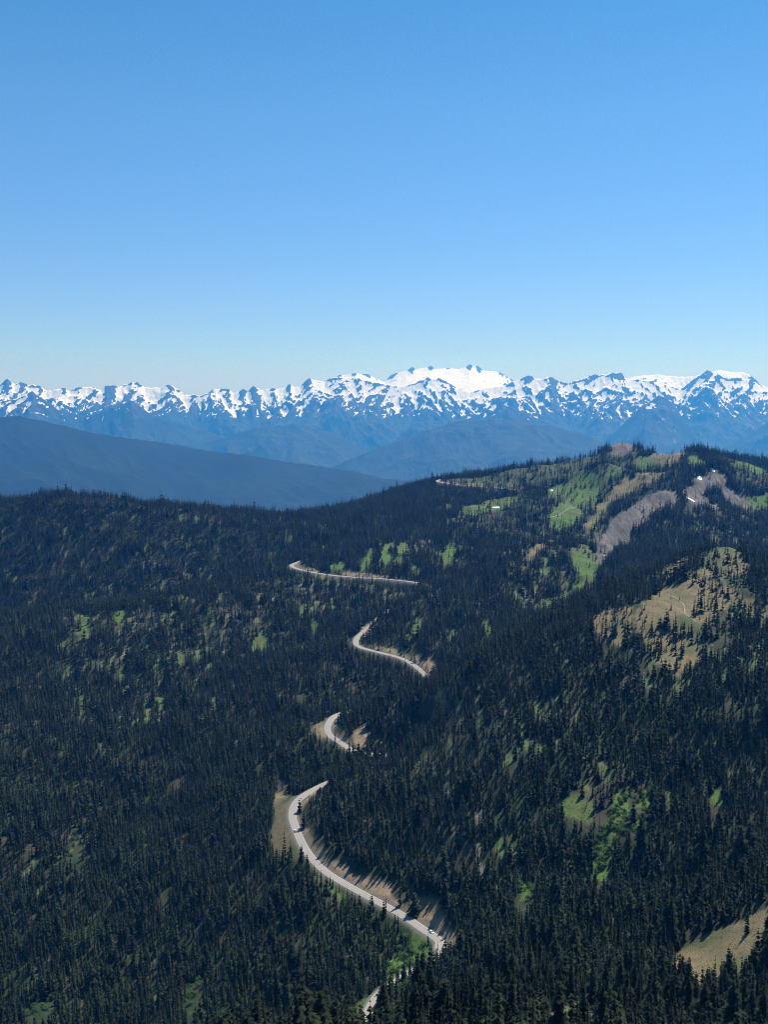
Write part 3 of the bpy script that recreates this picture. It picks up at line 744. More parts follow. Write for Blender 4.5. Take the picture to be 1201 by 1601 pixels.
# ------------------------------------------------------------------ haze
bm = bmesh.new()
bmesh.ops.create_cube(bm, size=1.0)
for v in bm.verts:
    v.co.x *= 114000; v.co.y = (v.co.y + 0.5) * 68000 - 10000; v.co.z = (v.co.z + 0.5) * (1120 + 2012) - 2012
me = bpy.data.meshes.new('haze'); bm.to_mesh(me); bm.free()
hm = bpy.data.materials.new('haze'); hm.use_nodes = True
nt = hm.node_tree; nt.nodes.remove(nt.nodes['Principled BSDF'])
pv = nt.nodes.new('ShaderNodeVolumePrincipled')
pv.inputs['Density'].default_value = 4.7e-5
pv.inputs['Color'].default_value = (0.06, 0.375, 1.0, 1)
pv.inputs['Absorption Color'].default_value = (1, 1, 1, 1)
pv.inputs['Anisotropy'].default_value = 0.3
nt.links.new(pv.outputs[0], nt.nodes['Material Output'].inputs['Volume'])
link('haze', me, hm, kind='stuff')

# ------------------------------------------------------------------ trees
def foliage(name, dark, light, scale=0.6):
    m, nt, b = material(name, 0.85)
    oi = N(nt, 'ShaderNodeObjectInfo')
    ti = N(nt, 'ShaderNodeAttribute', attribute_name='tint', attribute_type='INSTANCER')
    g = N(nt, 'ShaderNodeTexCoord')
    n = noise(nt, scale, 3, 0.6, g.outputs['Object'])
    f = N(nt, 'ShaderNodeMath', operation='MULTIPLY_ADD'); nt.links.new(oi.outputs['Random'], f.inputs[0]); f.inputs[1].default_value = 0.45
    f2 = maprange(nt, n, 0.35, 0.65, -0.3, 0.35)
    f3 = N(nt, 'ShaderNodeMath', operation='MULTIPLY_ADD'); nt.links.new(ti.outputs['Fac'], f3.inputs[0]); f3.inputs[1].default_value = 0.55; nt.links.new(f2, f3.inputs[2])
    nt.links.new(f3.outputs[0], f.inputs[2])
    f.use_clamp = True
    nt.links.new(mixc(nt, f.outputs[0], dark, light), b.inputs['Base Color'])
    return m
m_fir = foliage('fir_needles', (0.004, 0.007, 0.003), (0.030, 0.044, 0.011))
m_bark = plain('fir_bark', (0.07, 0.06, 0.052), 0.95, scale=3)
m_leaf = foliage('shrub_leaves', (0.05, 0.11, 0.025), (0.11, 0.19, 0.045), 1.5)
m_snag = plain('weathered_dead_wood', (0.40, 0.37, 0.34), 0.9, scale=1.5)

def crown_geo(seed, H, R, base, whorls, per, detail, pw=0.85):
    r = random.Random(seed)
    V, F = [], []
    for w in range(whorls):
        t = (w + r.uniform(-0.3, 0.3)) / whorls
        t = min(max(t, 0), 0.985)
        z = base + (H - base) * t
        prof = (1 - t) ** pw * (0.72 + 0.28 * min(1, t * 7)) * (0.8 + 0.3 * math.sin(t * 23 + seed) * (pw < 0.8))
        a0 = r.uniform(0, 6.28)
        for k in range(per if t < 0.8 else max(4, per - 2)):
            a = a0 + 6.283 * k / per + r.uniform(-0.3, 0.3)
            L = R * prof * r.uniform(0.62, 1.18) + 0.12
            dr = L * r.uniform(0.18, 0.5) + (0.0 if t < 0.85 else -L * 0.3)
            wd = L * r.uniform(0.26, 0.38) + 0.14
            ca, sa = math.cos(a), math.sin(a)
            def pt(l, s, zz): return (ca * l - sa * s, sa * l + ca * s, z + zz)
            segs = detail
            if segs == 1:
                i = len(V)
                V += [pt(0, 0, 0.25), pt(L * 0.55, -wd, -dr * 0.75), pt(L, 0, -dr), pt(L * 0.55, wd, -dr * 0.75), pt(L * 0.5, 0, -dr * 0.2)]
                F += [(i, i + 1, i + 2, i + 4), (i, i + 4, i + 2, i + 3)]
            else:
                for q in range(segs):
                    l0 = L * q / segs * 0.92; l1 = L * (q + 1) / segs
                    ww = wd * (1.05 - 0.75 * abs((q + 0.6) / segs - 0.45)) * r.uniform(0.8, 1.2)
                    z0 = -dr * (q / segs) ** 1.3; z1 = -dr * ((q + 1) / segs) ** 1.3 * 1.0
                    for sgn in (-1, 1):
                        i = len(V)
                        tip = l0 + (l1 - l0) * r.uniform(0.9, 1.5)
                        V += [pt(l0, 0, z0 + 0.05), pt(tip, sgn * ww, z1 - 0.12 - r.uniform(0, 0.15)), pt(l1 * 0.98, 0, z1 + 0.02), pt(l0 + (l1 - l0) * 0.35, sgn * ww * 0.55, z0 - 0.06)]
                        F += [(i, i + 3, i + 1, i + 2)]
    # leader
    i = len(V); V += [(-0.09, 0, H - 1.0), (0.09, 0, H - 1.0), (0, 0, H + 0.35), (0, -0.09, H - 1.0)]
    F += [(i, i + 1, i + 2, i + 3)]
    return V, F

def trunk_geo(H, r0, n=6, z0=-1.5, bend=0.0):
    V, F = [], []
    lv = [z0, H * 0.3, H * 0.7, H]
    for q, z in enumerate(lv):
        rad = r0 * (1 - 0.93 * max(0, z) / H)
        for k in range(n): V.append((rad * math.cos(6.283 * k / n) + bend * (max(z, 0) / H) ** 2, rad * math.sin(6.283 * k / n), z))
    for q in range(len(lv) - 1):
        for k in range(n): F.append((q * n + k, q * n + (k + 1) % n, (q + 1) * n + (k + 1) % n, (q + 1) * n + k))
    return V, F

TREE_H = 15.0
crowns_hi, crowns_lo = [], []
for s_ in range(6):
    R_ = (1.7, 2.1, 1.35, 2.9, 2.3, 3.3)[s_]; pw_ = (0.85, 0.75, 0.95, 0.6, 0.7, 0.5)[s_]
    V, F = crown_geo(100 + s_, TREE_H, R_, 0.5 if s_ % 2 else 1.4, 26, 8, 3, pw_)
    crowns_hi.append(mesh_from('crown', V, F)); crowns_hi[-1].materials.append(m_fir)
    V, F = crown_geo(200 + s_, TREE_H, R_ * 1.02, 0.4, 14, 6, 1, pw_)
    tv, tf = trunk_geo(TREE_H * 0.95, 0.2, 4)
    k = len(V)
    me = mesh_from('fir', V + tv, F + [tuple(i + k for i in f) for f in tf])
    me.materials.append(m_fir); me.materials.append(m_bark)
    mi = np.zeros(len(me.polygons), np.int32); mi[len(F):] = 1; me.polygons.foreach_set('material_index', mi)
    crowns_lo.append(me)
V, F = trunk_geo(TREE_H * 0.96, 0.24, 7)
trunk_me = mesh_from('trunk', V, F); trunk_me.materials.append(m_bark)

# where the firs stand: jittered square lattice over the visible wedge
STEP = 5.0
gx_ = np.arange(-1500, 1500, STEP); gy_ = np.arange(235, 3500, STEP)
TX, TY = np.meshgrid(gx_, gy_)
TX = TX.ravel(); TY = TY.ravel()
keep = np.abs(TX) < TY * math.tan(math.radians(24.5)) + 15
TX, TY = TX[keep], TY[keep]
TX = TX + rng.uniform(-2.1, 2.1, TX.size); TY = TY + rng.uniform(-2.1, 2.1, TY.size)
TZ = ground_z(TX, TY)
clump = fbm(TX / 60, TY / 60, 3, 201); fine = fbm(TX / 14, TY / 22, 2, 211)
dens = np.full(TX.shape, 0.93) - 0.30 * smooth(0.15, 0.55, clump) - 0.75 * smooth(0.36, 0.55, fine + 0.25 * clump)
for poly, q in THIN:
    m = region([poly], TX, TY)
    dens[m] = q * (0.55 + 0.9 * smooth(-0.15, 0.15, clump[m] + 0.6 * fine[m]))
mt = region(TAN, TX, TY); mg = region(GREEN, TX, TY); ms = region(SCREE, TX, TY)
edge_clump = smooth(0.30, 0.5, fbm(TX / 26, TY / 40, 2, 221))
dens[mt] = 0.03 + 0.30 * edge_clump[mt]
bench = mt & (TY > 900) & (TY < 1350) & (TX > 100)
bp_x, bp_y = project(TX, TY, TZ)
low_b = bench & ((bp_y > 978) | (bp_x > 1085) | (bp_x < 1012))
dens[low_b] = 0.22 + 0.6 * smooth(-0.05, 0.2, clump + fine)[low_b] + 0.3 * (bp_x[low_b] < 1003); dens[mg] = 0.07 + 0.35 * edge_clump[mg]; dens[ms] = 0.01
rd = sample(ROADD, TX, TY)
ro_ = sample(ROADO, TX, TY)
bank = (rd < sample(BANKW, TX, TY) + 5) & (sample(diff, TX, TY) > 2.0)
dens[bank & ro_] *= 0.05
low = (rd < 15) & ~bank
dens[low & ro_] *= 0.5
dens[(rd < 30) & ~ro_] = 0.97
dens[(rd < HALF + 3.2) | ((rd < HALF + 1.6) & ~ro_)] = 0
TH = TREE_H * (0.62 + 0.5 * rng.beta(2, 2, TX.size)) * (1 + 0.12 * clump)
TH *= 1 + 0.12 * smooth(1900, 2400, TY) * smooth(100, 400, TX)
big = smooth(0.12, 0.3, fbm(TX / 34, TY / 48, 2, 231))
TH *= 1 + 0.42 * big
TH[(rng.random(TX.size) < 0.12)] *= 1.4
TH[(rng.random(TX.size) < 0.15)] *= 0.55
TH *= 1.12 - 0.05 * smooth(470, 400, TY)
TH[mt | mg] *= rng.uniform(0.4, 1.0, (mt | mg).sum())
dens[glade(TX, TY) & ~mt & ~ms] = 0.04
dens[region(BANKP, TX, TY, 0.4)] = 0.0
ok = rng.random(TX.size) < dens
r_ = np.hypot(TX, TY)
ok &= (TZ + TH) / r_ > sample(RUNMAX, TX, TY) - 0.012
TX, TY, TZ, TH, mt, mg = (a[ok] for a in (TX, TY, TZ, TH, mt, mg))
def open_to_view(polys, prob, reach, dens_px=30.0):
    """young or no trees just below a clearing: returns which firs to leave out"""
    b_x, b_y = project(TX, TY, TZ); t_x, t_y = project(TX, TY, TZ + TH)
    out = np.zeros(len(TX), bool)
    for pts, ya, yb in polys:
        q = np.array(pts, float); n = int(max(4, np.ptp(q[:, 0]) * np.ptp(q[:, 1]) / dens_px))
        for _ in range(min(n, 120)):
            px, py = random.uniform(q[:, 0].min(), q[:, 0].max()), random.uniform(q[:, 1].min(), q[:, 1].max())
            if not in_poly(np.array([px]), np.array([py]), pts)[0]: continue
            sy = spot(px, py, ya, yb)[1]
            out |= (np.abs(t_x - px) < 1.3 * F_PX / sy) & (t_y < py) & (b_y > py) & (TY < sy) & (TY > sy - reach) & (rng.random(len(TX)) < prob)
    return out
THICKETS = [([(35, 1590), (45, 1565), (80, 1555), (85, 1572), (60, 1590)], 600, 1000), ([(288, 1575), (295, 1535), (315, 1522), (315, 1545), (300, 1580)], 600, 1000),
            ([(925, 1380), (930, 1330), (960, 1245), (990, 1235), (1020, 1230), (1020, 1300), (965, 1310), (955, 1375)], 600, 950),
            ([(610, 1530), (625, 1495), (665, 1480), (660, 1520)], 550, 800), ([(100, 1340), (110, 1290), (130, 1300), (125, 1350)], 700, 1200), ([(808, 1415), (812, 1380), (832, 1372), (834, 1405)], 600, 900)]
SNOWS = [([(px - 7, py - 5), (px + 7, py - 5), (px + 7, py + 5), (px - 7, py + 5)], 1900, 3000) for px, py in ((1115, 736), (1094, 748), (1079, 781), (776, 794), (863, 767))]
gone = open_to_view(GREEN_SEEN, 0.65, 90) | open_to_view(THICKETS, 0.85, 60, 12.0) | open_to_view(SNOWS, 0.9, 300, 6.0)
TX, TY, TZ, TH, mt, mg = (a[~gone] for a in (TX, TY, TZ, TH, mt, mg))
# verges: trees stand back where the road lies open, and close it in elsewhere
bx, by = project(TX, TY, TZ); tx, ty = project(TX, TY, TZ + TH)
cutdown = np.zeros(len(TX), bool); extra = []
for k in range(0, len(ROAD), 2):
    x, y, z = ROAD[k]; rx, ry = project(x, y, z)
    wpx = (1.6 if OPEN[k] else 0.7) * F_PX / y
    cov = (np.abs(tx - rx) < wpx) & (ty < ry + 1) & (by > ry) & (TY < y) & (TY > y - 120)
    shut = (np.abs(tx - rx) < 0.9 * F_PX / y) & (ty + 0.4 * (by - ty) < ry) & (by > ry) & (TY < y)
    if OPEN[k]:
        if 83 < k < 92: continue
        front = (np.abs(tx - rx) < wpx) & (ty < ry + 1) & (by > ry + 1) & (TY < y) & (TY > y - 320) & (rng.random(len(TX)) < 0.985)
        nf = np.clip((by - ry - 1) / np.maximum(by - ty, 1e-3), 0, 1)
        cutdown |= front & (nf < 0.3)
        TH = np.where(front, TH * nf, TH); ty = np.where(front, by - (by - ty) * nf, ty)
    elif not shut.any():
        r = math.hypot(x, y)
        done = 0
        for t_ in (7, 9, 12, 15, 19, 24, 30, 37, 45, 55):
            if done == 3: break
            a_ = math.atan2(x, y) + random.uniform(-0.8, 0.8) / r
            ex, ey = math.sin(a_) * (r - t_), math.cos(a_) * (r - t_)
            if sample(ROADD, np.array([ex]), np.array([ey]))[0] > HALF + 1.6: extra.append((ex, ey, random.uniform(15, 20))); done += 1
ok = ~cutdown
TX, TY, TZ, TH, mt, mg = (a[ok] for a in (TX, TY, TZ, TH, mt, mg))
if extra:
    E = np.array(extra)
    TX = np.append(TX, E[:, 0]); TY = np.append(TY, E[:, 1]); TZ = np.append(TZ, ground_z(E[:, 0], E[:, 1])); TH = np.append(TH, E[:, 2])
    mt = np.append(mt, np.zeros(len(E), bool)); mg = np.append(mg, np.zeros(len(E), bool))
r_ = np.hypot(TX, TY)
bx, by = project(TX, TY, TZ); tx, ty = project(TX, TY, TZ + TH)
print('firs', len(TX))
seen = (bx > -5) & (bx < PW + 5) & (ty < PH - 12) & (((TZ + TH) / r_) > sample(RUNMAX, TX, TY))
score = np.where(seen, np.minimum(by, PH) - ty, 0) * np.where(by > PH + 60, 0.2, 1)
order = np.argsort(-score)
NTREE = 298
near_ids = order[:NTREE]
is_near = np.zeros(len(TX), bool); is_near[near_ids] = True

# the forest beyond: one mass of firs, scattered on points
pm = bpy.data.meshes.new('forest')
P = np.stack([TX, TY, TZ - 0.4], -1)[~is_near].astype(np.float32)
pm.vertices.add(len(P)); pm.vertices.foreach_set('co', P.ravel())
hs = (TH / TREE_H)[~is_near]; wsx = hs ** 0.8 * rng.uniform(0.8, 1.55, len(hs)) * np.where(hs < 0.5, 1.3, 1)
sc = pm.attributes.new('scl', 'FLOAT_VECTOR', 'POINT'); sc.data.foreach_set('vector', np.stack([wsx, wsx, hs], -1).astype(np.float32).ravel())
ro = pm.attributes.new('rot', 'FLOAT_VECTOR', 'POINT'); ro.data.foreach_set('vector', np.stack([rng.normal(0, .03, len(hs)), rng.normal(0, .03, len(hs)), rng.uniform(0, 6.28, len(hs))], -1).astype(np.float32).ravel())
ix = pm.attributes.new('pick', 'INT', 'POINT'); kn = fbm(P[:, 0] / 38, P[:, 1] / 55, 2, 241) + 0.45 * rng.normal(0, 0.5, len(hs))
ix.data.foreach_set('value', np.where(kn > 0.22, rng.choice([3, 5, 4], len(hs)), rng.choice([0, 1, 2, 4], len(hs))).astype(np.int32))
ta = pm.attributes.new('tint', 'FLOAT', 'POINT'); ta.data.foreach_set('value', np.clip(0.3 + 1.1 * fbm(P[:, 0] / 60, P[:, 1] / 90, 3, 251) + 0.25 * rng.normal(0, 1, len(hs)), 0, 1).astype(np.float32))
kinds = bpy.data.collections.new('fir_kinds')
for i, me in enumerate(crowns_lo):
    kinds.objects.link(bpy.data.objects.new('fir_kind', me))
forest = link('forest', pm, None, kind='stuff', label='dense dark fir forest covering the whole hillside and ridges')
ng = bpy.data.node_groups.new('scatter_firs', 'GeometryNodeTree')
ng.interface.new_socket('Geometry', in_out='INPUT', socket_type='NodeSocketGeometry')
ng.interface.new_socket('Geometry', in_out='OUTPUT', socket_type='NodeSocketGeometry')
gi = ng.nodes.new('NodeGroupInput'); go = ng.nodes.new('NodeGroupOutput')
ci = ng.nodes.new('GeometryNodeCollectionInfo'); ci.inputs['Collection'].default_value = kinds
ci.inputs['Separate Children'].default_value = True; ci.inputs['Reset Children'].default_value = True
ip = ng.nodes.new('GeometryNodeInstanceOnPoints'); ip.inputs['Pick Instance'].default_value = True
def named(nm, ty):
    n = ng.nodes.new('GeometryNodeInputNamedAttribute'); n.data_type = ty; n.inputs['Name'].default_value = nm
    return next(o for o in n.outputs if o.enabled and o.name == 'Attribute')
ng.links.new(gi.outputs[0], ip.inputs['Points']); ng.links.new(ci.outputs[0], ip.inputs['Instance'])
ng.links.new(named('pick', 'INT'), ip.inputs['Instance Index'])
e2r = ng.nodes.new('FunctionNodeEulerToRotation'); ng.links.new(named('rot', 'FLOAT_VECTOR'), e2r.inputs[0])
ng.links.new(e2r.outputs[0], ip.inputs['Rotation']); ng.links.new(named('scl', 'FLOAT_VECTOR'), ip.inputs['Scale'])
ng.links.new(ip.outputs[0], go.inputs[0])
md = forest.modifiers.new('scatter', 'NODES'); md.node_group = ng

# the firs that show largest: one thing each, trunk and crown
def where_fir(x, y):
    if y > 1490 and x > 1040: return ('dark fir at the foot of the tan clearing in the lower right corner', 'firs below the tan clearing')
    if y > 1400 and x > 1040: return ('dark fir standing on or beside the tan clearing at lower right', 'firs on the tan clearing')
    if x > 850: return ('tall dark fir in the close stand at the bottom edge, left of the tan clearing', 'firs along the bottom edge, right')
    if x > 640: return ('tall dark fir in the close foreground stand right of the lowest bit of road', 'firs along the bottom edge, middle')
    return ('dark fir in the stand left of the lowest bit of road', 'firs along the bottom edge, left')
for q, i in enumerate(near_ids):
    lab, grp = where_fir(bx[i], min(by[i], 1600))
    s_ = TH[i] / TREE_H; w_ = s_ * float(rng.uniform(0.85, 1.3))
    t_ = link('fir_tree', None, None, label=lab, category='fir tree', group=grp)
    t_.location = (TX[i], TY[i], TZ[i] - 0.3); t_.scale = (w_, w_, s_)
    t_.rotation_euler = (float(rng.normal(0, .02)), float(rng.normal(0, .02)), float(rng.uniform(0, 6.28)))
    link('trunk', trunk_me, None, t_)
    link('crown', crowns_hi[int(rng.integers(0, 6))], None, t_)

# ------------------------------------------------------------------ standing dead trees
def snag_mesh(seed):
    r = random.Random(seed)
    V, F = trunk_geo(12, 0.34, 6, bend=r.uniform(-0.6, 0.6))
    V = [list(v) for v in V]; F = list(F)
    for k in range(16):
        z = r.uniform(3, 11.4); a = r.uniform(0, 6.28); L = (12.6 - z) * 0.16 * r.uniform(0.5, 1.2) + 0.2
        ca, sa = math.cos(a), math.sin(a); i = len(V); w = 0.06
        V += [(-sa * w, ca * w, z), (sa * w, -ca * w, z), (ca * L, sa * L, z - L * 0.35), (0, 0, z - 0.15)]
        F += [(i, i + 1, i + 2, i + 3)]
    return mesh_from('dead_tree', V, F)
snags = [snag_mesh(s_) for s_ in range(4)]
for me in snags: me.materials.append(m_snag)
DEAD = [('bare grey dead tree in the forest above the long road bend', 'dead trees above the long road bend', (640, 1090, 960, 1390), 60, 700, 1200),
        ('bare grey dead tree on the forested left hillside', 'dead trees on the left hillside', (90, 930, 470, 1180), 50, 1200, 2000),
        ('bare grey dead tree on the wooded far left ridge', 'dead trees on the far left ridge', (20, 800, 560, 900), 40, 1900, 2400),
        ('bare grey dead tree among firs between the road bends', 'dead trees between the road bends', (480, 920, 800, 1080), 30, 1200, 2000),
        ('bare grey dead tree in the lower left forest', 'dead trees in the lower left forest', (10, 1200, 420, 1590), 26, 700, 1300),
        ('bare grey dead tree in the forest at lower right', 'dead trees in the lower right forest', (700, 1400, 1050, 1580), 24, 400, 800)]
for lab, grp, (x0, y0, x1, y1), n, ya, yb in DEAD:
    for k in range(n):
        sx, sy = spot(random.uniform(x0, x1), random.uniform(y0, y1), ya, yb)
        if float(sample(ROADD, np.array([sx]), np.array([sy]))[0]) < 9: continue
        o = link('dead_tree', snags[k % 4], None, label=lab, category='dead tree', group=grp)
        o.location = (sx, sy, float(ground_z(np.array([sx]), np.array([sy]))[0]) - 0.2)
        s_ = random.uniform(0.8, 1.35); o.scale = (s_, s_, s_); o.rotation_euler = (random.gauss(0, .05), random.gauss(0, .05), random.uniform(0, 6.28))

# ------------------------------------------------------------------ leafy shrubs in the gullies
def shrub_mesh(seed):
    r = random.Random(seed); V, F = [], []
    lobes = [(r.uniform(-1.3, 1.3), r.uniform(-1.3, 1.3), r.uniform(0.7, 1.9), r.uniform(0.7, 1.3)) for _ in range(6)]
    for k in range(620):
        lx, ly, lz, lr = r.choice(lobes)
        a = r.uniform(0, 6.28); u = r.uniform(-0.7, 1); q = math.sqrt(1 - u * u); d = lr * r.uniform(0.7, 1.08)
        c = Vector((lx + math.cos(a) * q * d, ly + math.sin(a) * q * d, max(0.05, lz + u * d)))
        n = Vector((math.cos(a) * q + r.gauss(0, .5), math.sin(a) * q + r.gauss(0, .5), u + 0.4 + r.gauss(0, .5))).normalized()
        t1 = n.orthogonal().normalized(); t1.rotate(Matrix.Rotation(r.uniform(0, 6.28), 3, n)); t2 = n.cross(t1)
        s_ = r.uniform(0.14, 0.26); i = len(V)
        V += [c - t1 * s_, c + t2 * s_ * 0.6, c + t1 * s_, c - t2 * s_ * 0.6]; F += [(i, i + 1, i + 2, i + 3)]
    return mesh_from('shrub', V, F)
shrubs = [shrub_mesh(s_) for s_ in range(4)]
for me in shrubs: me.materials.append(m_leaf)
BUSH = [('bright green leafy shrub in the green gully at right', 'shrubs in the green gully', [(925, 1380), (930, 1330), (960, 1245), (990, 1235), (1020, 1230), (1020, 1300), (965, 1310), (955, 1375)], 90, 600, 950),
        ('bright green leafy shrub in the thicket at the bottom left corner', 'shrubs at the bottom left corner', [(35, 1590), (45, 1565), (80, 1555), (85, 1572), (60, 1590)], 16, 600, 1000),
        ('bright green leafy shrub in the thicket left of centre at the bottom', 'shrubs at the bottom, left of centre', [(288, 1575), (295, 1535), (315, 1522), (315, 1545), (300, 1580)], 16, 600, 1000),
        ('green leafy shrub on the slope below the nearest road bend', 'shrubs below the nearest road bend', [(560, 1600), (600, 1520), (625, 1480), (665, 1480), (660, 1520), (600, 1580)], 40, 550, 800),
        ('green leafy shrub among firs below the long road bend', 'shrubs below the long road bend', [(485, 1385), (600, 1430), (640, 1470), (600, 1480), (520, 1430)], 30, 650, 900),
        ('small green shrub in the forest on the left', 'small shrubs in the left forest', [(100, 1340), (110, 1290), (130, 1300), (125, 1350)], 8, 700, 1200),
        ('green shrub in the forest clearing right of the road', 'shrubs right of the road', [(808, 1415), (812, 1380), (832, 1372), (834, 1405)], 8, 600, 900)]
for lab, grp, pts, n, ya, yb in BUSH:
    q = np.array(pts); c = 0; tries = 0
    while c < n and tries < 4000:
        tries += 1
        px, py = random.uniform(q[:, 0].min(), q[:, 0].max()), random.uniform(q[:, 1].min(), q[:, 1].max())
        if not in_poly(np.array([px]), np.array([py]), pts)[0]: continue
        sx, sy = spot(px, py, ya, yb)
        if float(sample(ROADD, np.array([sx]), np.array([sy]))[0]) < 8: continue
        o = link('leafy_shrub', shrubs[c % 4], None, label=lab, category='shrub', group=grp)
        o.location = (sx, sy, float(ground_z(np.array([sx]), np.array([sy]))[0]) - 0.2)
        s_ = random.uniform(0.8, 1.7); o.scale = (s_, s_, s_ * random.uniform(0.8, 1.2)); o.rotation_euler = (0, 0, random.uniform(0, 6.28))
        c += 1

# ------------------------------------------------------------------ snow patches
m_snow = plain('old_snow', (0.82, 0.84, 0.87), 0.7, var=0.04, scale=0.2)
def snow_patch(px, py, rx, rd_, lab, yr=(1900, 3000), tilt=0.0, seed=0):
    x, y = spot(px, py, *yr); r = random.Random(seed)
    ph = [r.uniform(0, 6.28) for _ in range(4)]
    na, nr_ = 40, 7; V = []
    for i in range(nr_ + 1):
        for k in range(na):
            a = 6.2832 * k / na
            rad = (i / nr_) * (1 + 0.16 * math.sin(2 * a + ph[0]) + 0.10 * math.sin(3 * a + ph[1]) + 0.05 * math.sin(7 * a + ph[2]))
            lx, ly = rx * rad * math.cos(a), rd_ * rad * math.sin(a)
            V.append((x + lx * math.cos(tilt) - ly * math.sin(tilt), y + lx * math.sin(tilt) + ly * math.cos(tilt), 0.9 * (1 - (i / nr_) ** 3) - 0.1 + (i == nr_) * -0.8))
    V = np.array(V); V[:, 2] += ground_z(V[:, 0], V[:, 1])
    F = [(i * na + k, i * na + (k + 1) % na, (i + 1) * na + (k + 1) % na, (i + 1) * na + k) for i in range(nr_) for k in range(na)]
    link('snow_patch', mesh_from('snow_patch', V, [f[::-1] for f in F], True), m_snow, label=lab, category='snow patch', group='snow patches left on the ridge')
snow_patch(1115, 736, 5, 18, 'small round white snow patch just under the right peak', seed=1)
snow_patch(1094, 748.5, 8, 14, 'oval white snow patch on the brown slope, left of the round one', seed=2)
snow_patch(1079, 781, 3.2, 26, 'narrow white snow strip at the lower left edge of the brown rocky slope', tilt=0.35, seed=3)
snow_patch(776, 794, 8, 13, 'thin white snow patch at the foot of the low green slope', tilt=0.3, seed=4)
snow_patch(863, 767, 4, 9, 'tiny white snow patch on the green slope above the road end', seed=5)

# ------------------------------------------------------------------ fallen logs
def fallen_log(px, py, L, r0, ang, pitch, lab, yr):
    x, y = spot(px, py, *yr)
    V, F = trunk_geo(L, r0, 8, 0.0)
    bm_v = V
    for k in range(7):
        z = L * (0.35 + 0.09 * k); a = 2.4 * k; l = 0.9; i = len(V); w = 0.05
        V += [(-w, 0, z), (w, 0, z), (math.cos(a) * l, math.sin(a) * l, z + 0.5), (0, w, z)]; F.append((i, i + 1, i + 2, i + 3))
    o = link('fallen_log', mesh_from('fallen_log', V, F), m_snag, label=lab, category='fallen log')
    z = float(ground_z(np.array([x]), np.array([y]))[0])
    dx, dy = math.sin(ang) * L, math.cos(ang) * L
    z2 = float(ground_z(np.array([x + dx]), np.array([y + dy]))[0])
    o.location = (x, y, z + r0 + 0.6)
    o.rotation_euler = Vector((dx, dy, z2 - z)).to_track_quat('Z', 'Y').to_euler()
fallen_log(607, 1512, 13, 0.42, 0.35, 0, 'pale fallen trunk lying among green shrubs below the nearest bend', (600, 800))
fallen_log(612, 905, 26, 0.5, 1.0, 0, 'long brown fallen trunk resting uphill of the fourth road stretch', (1750, 2050))

# ------------------------------------------------------------------ cars
m_paint = {'white': plain('white_car_paint', (0.80, 0.80, 0.80), 0.3, var=0.02), 'silver': plain('silver_car_paint', (0.62, 0.63, 0.64), 0.3, 0.3, var=0.02)}
m_glass = plain('car_glass', (0.015, 0.018, 0.02), 0.08, var=0.0)
m_tyre = plain('tyre_rubber', (0.02, 0.02, 0.02), 0.9); m_rim = plain('wheel_rim', (0.45, 0.45, 0.47), 0.35, 0.8)
m_lamp = plain('headlight_glass', (0.75, 0.75, 0.72), 0.1); m_tail = plain('tail_light_red', (0.35, 0.02, 0.015), 0.2)
def body_mesh(L, W, H):
    # side outline (x forward, z up), lofted across the width with tumblehome
    lower = [(-L / 2, 0.42), (-L / 2 + 0.06, 0.30), (L / 2 - 0.1, 0.28), (L / 2, 0.45), (L / 2 - 0.03, 0.72), (L / 2 - 0.25, 0.86), (L * 0.20, 0.98), (L * 0.06, H - 0.06), (-L * 0.02, H), (-L * 0.30, H - 0.02), (-L * 0.42, H - 0.12), (-L / 2 + 0.08, 0.98), (-L / 2, 0.80)]
    bm = bmesh.new(); rings = []
    for f_, s_ in ((-1, 0), (-0.94, 1), (0, 1), (0.94, 1), (1, 0)):
        ring = []
        for x, z in lower:
            k = max(0, (z - 0.95) / (H - 0.95)); yy = f_ * W / 2 * (1 - 0.20 * k)
            xx, zz = (x, z) if s_ else (x * 0.985, 0.6 + (z - 0.6) * 0.97)
            ring.append(bm.verts.new((xx, yy, zz)))
        rings.append(ring)
    n = len(lower)
    for a, b in zip(rings, rings[1:]):
        for i in range(n): bm.faces.new((a[i], a[(i + 1) % n], b[(i + 1) % n], b[i]))
    bm.faces.new(rings[0][::-1]); bm.faces.new(rings[-1])
    bmesh.ops.recalc_face_normals(bm, faces=bm.faces)
    me = bpy.data.meshes.new('body'); bm.to_mesh(me); bm.free()
    for p in me.polygons: p.use_smooth = False
    return me
def slab(name, pts, nrm, th=0.03):
    n = Vector(nrm).normalized() * th; V = [Vector(p) for p in pts]; k = len(V)
    A = [tuple(v) for v in V] + [tuple(v + n) for v in V]
    bm = bmesh.new(); vs = [bm.verts.new(a) for a in A]
    bm.faces.new(vs[:k][::-1]); bm.faces.new(vs[k:])
    for i in range(k): bm.faces.new((vs[i], vs[(i + 1) % k], vs[k + (i + 1) % k], vs[k + i]))
    bmesh.ops.recalc_face_normals(bm, faces=bm.faces)
    me = bpy.data.meshes.new(name); bm.to_mesh(me); bm.free(); return me
def disc(name, r, w, r_in=0.0):
    bm = bmesh.new()
    bmesh.ops.create_cone(bm, cap_ends=True, segments=20, radius1=r, radius2=r, depth=w)
    bmesh.ops.bevel(bm, geom=[e for e in bm.edges if abs(e.verts[0].co.z - e.verts[1].co.z) < 1e-5], offset=0.03, segments=1, affect='EDGES')
    bmesh.ops.rotate(bm, verts=bm.verts, matrix=Matrix.Rotation(math.pi / 2, 3, 'X'))
    me = bpy.data.meshes.new(name); bm.to_mesh(me); bm.free(); return me
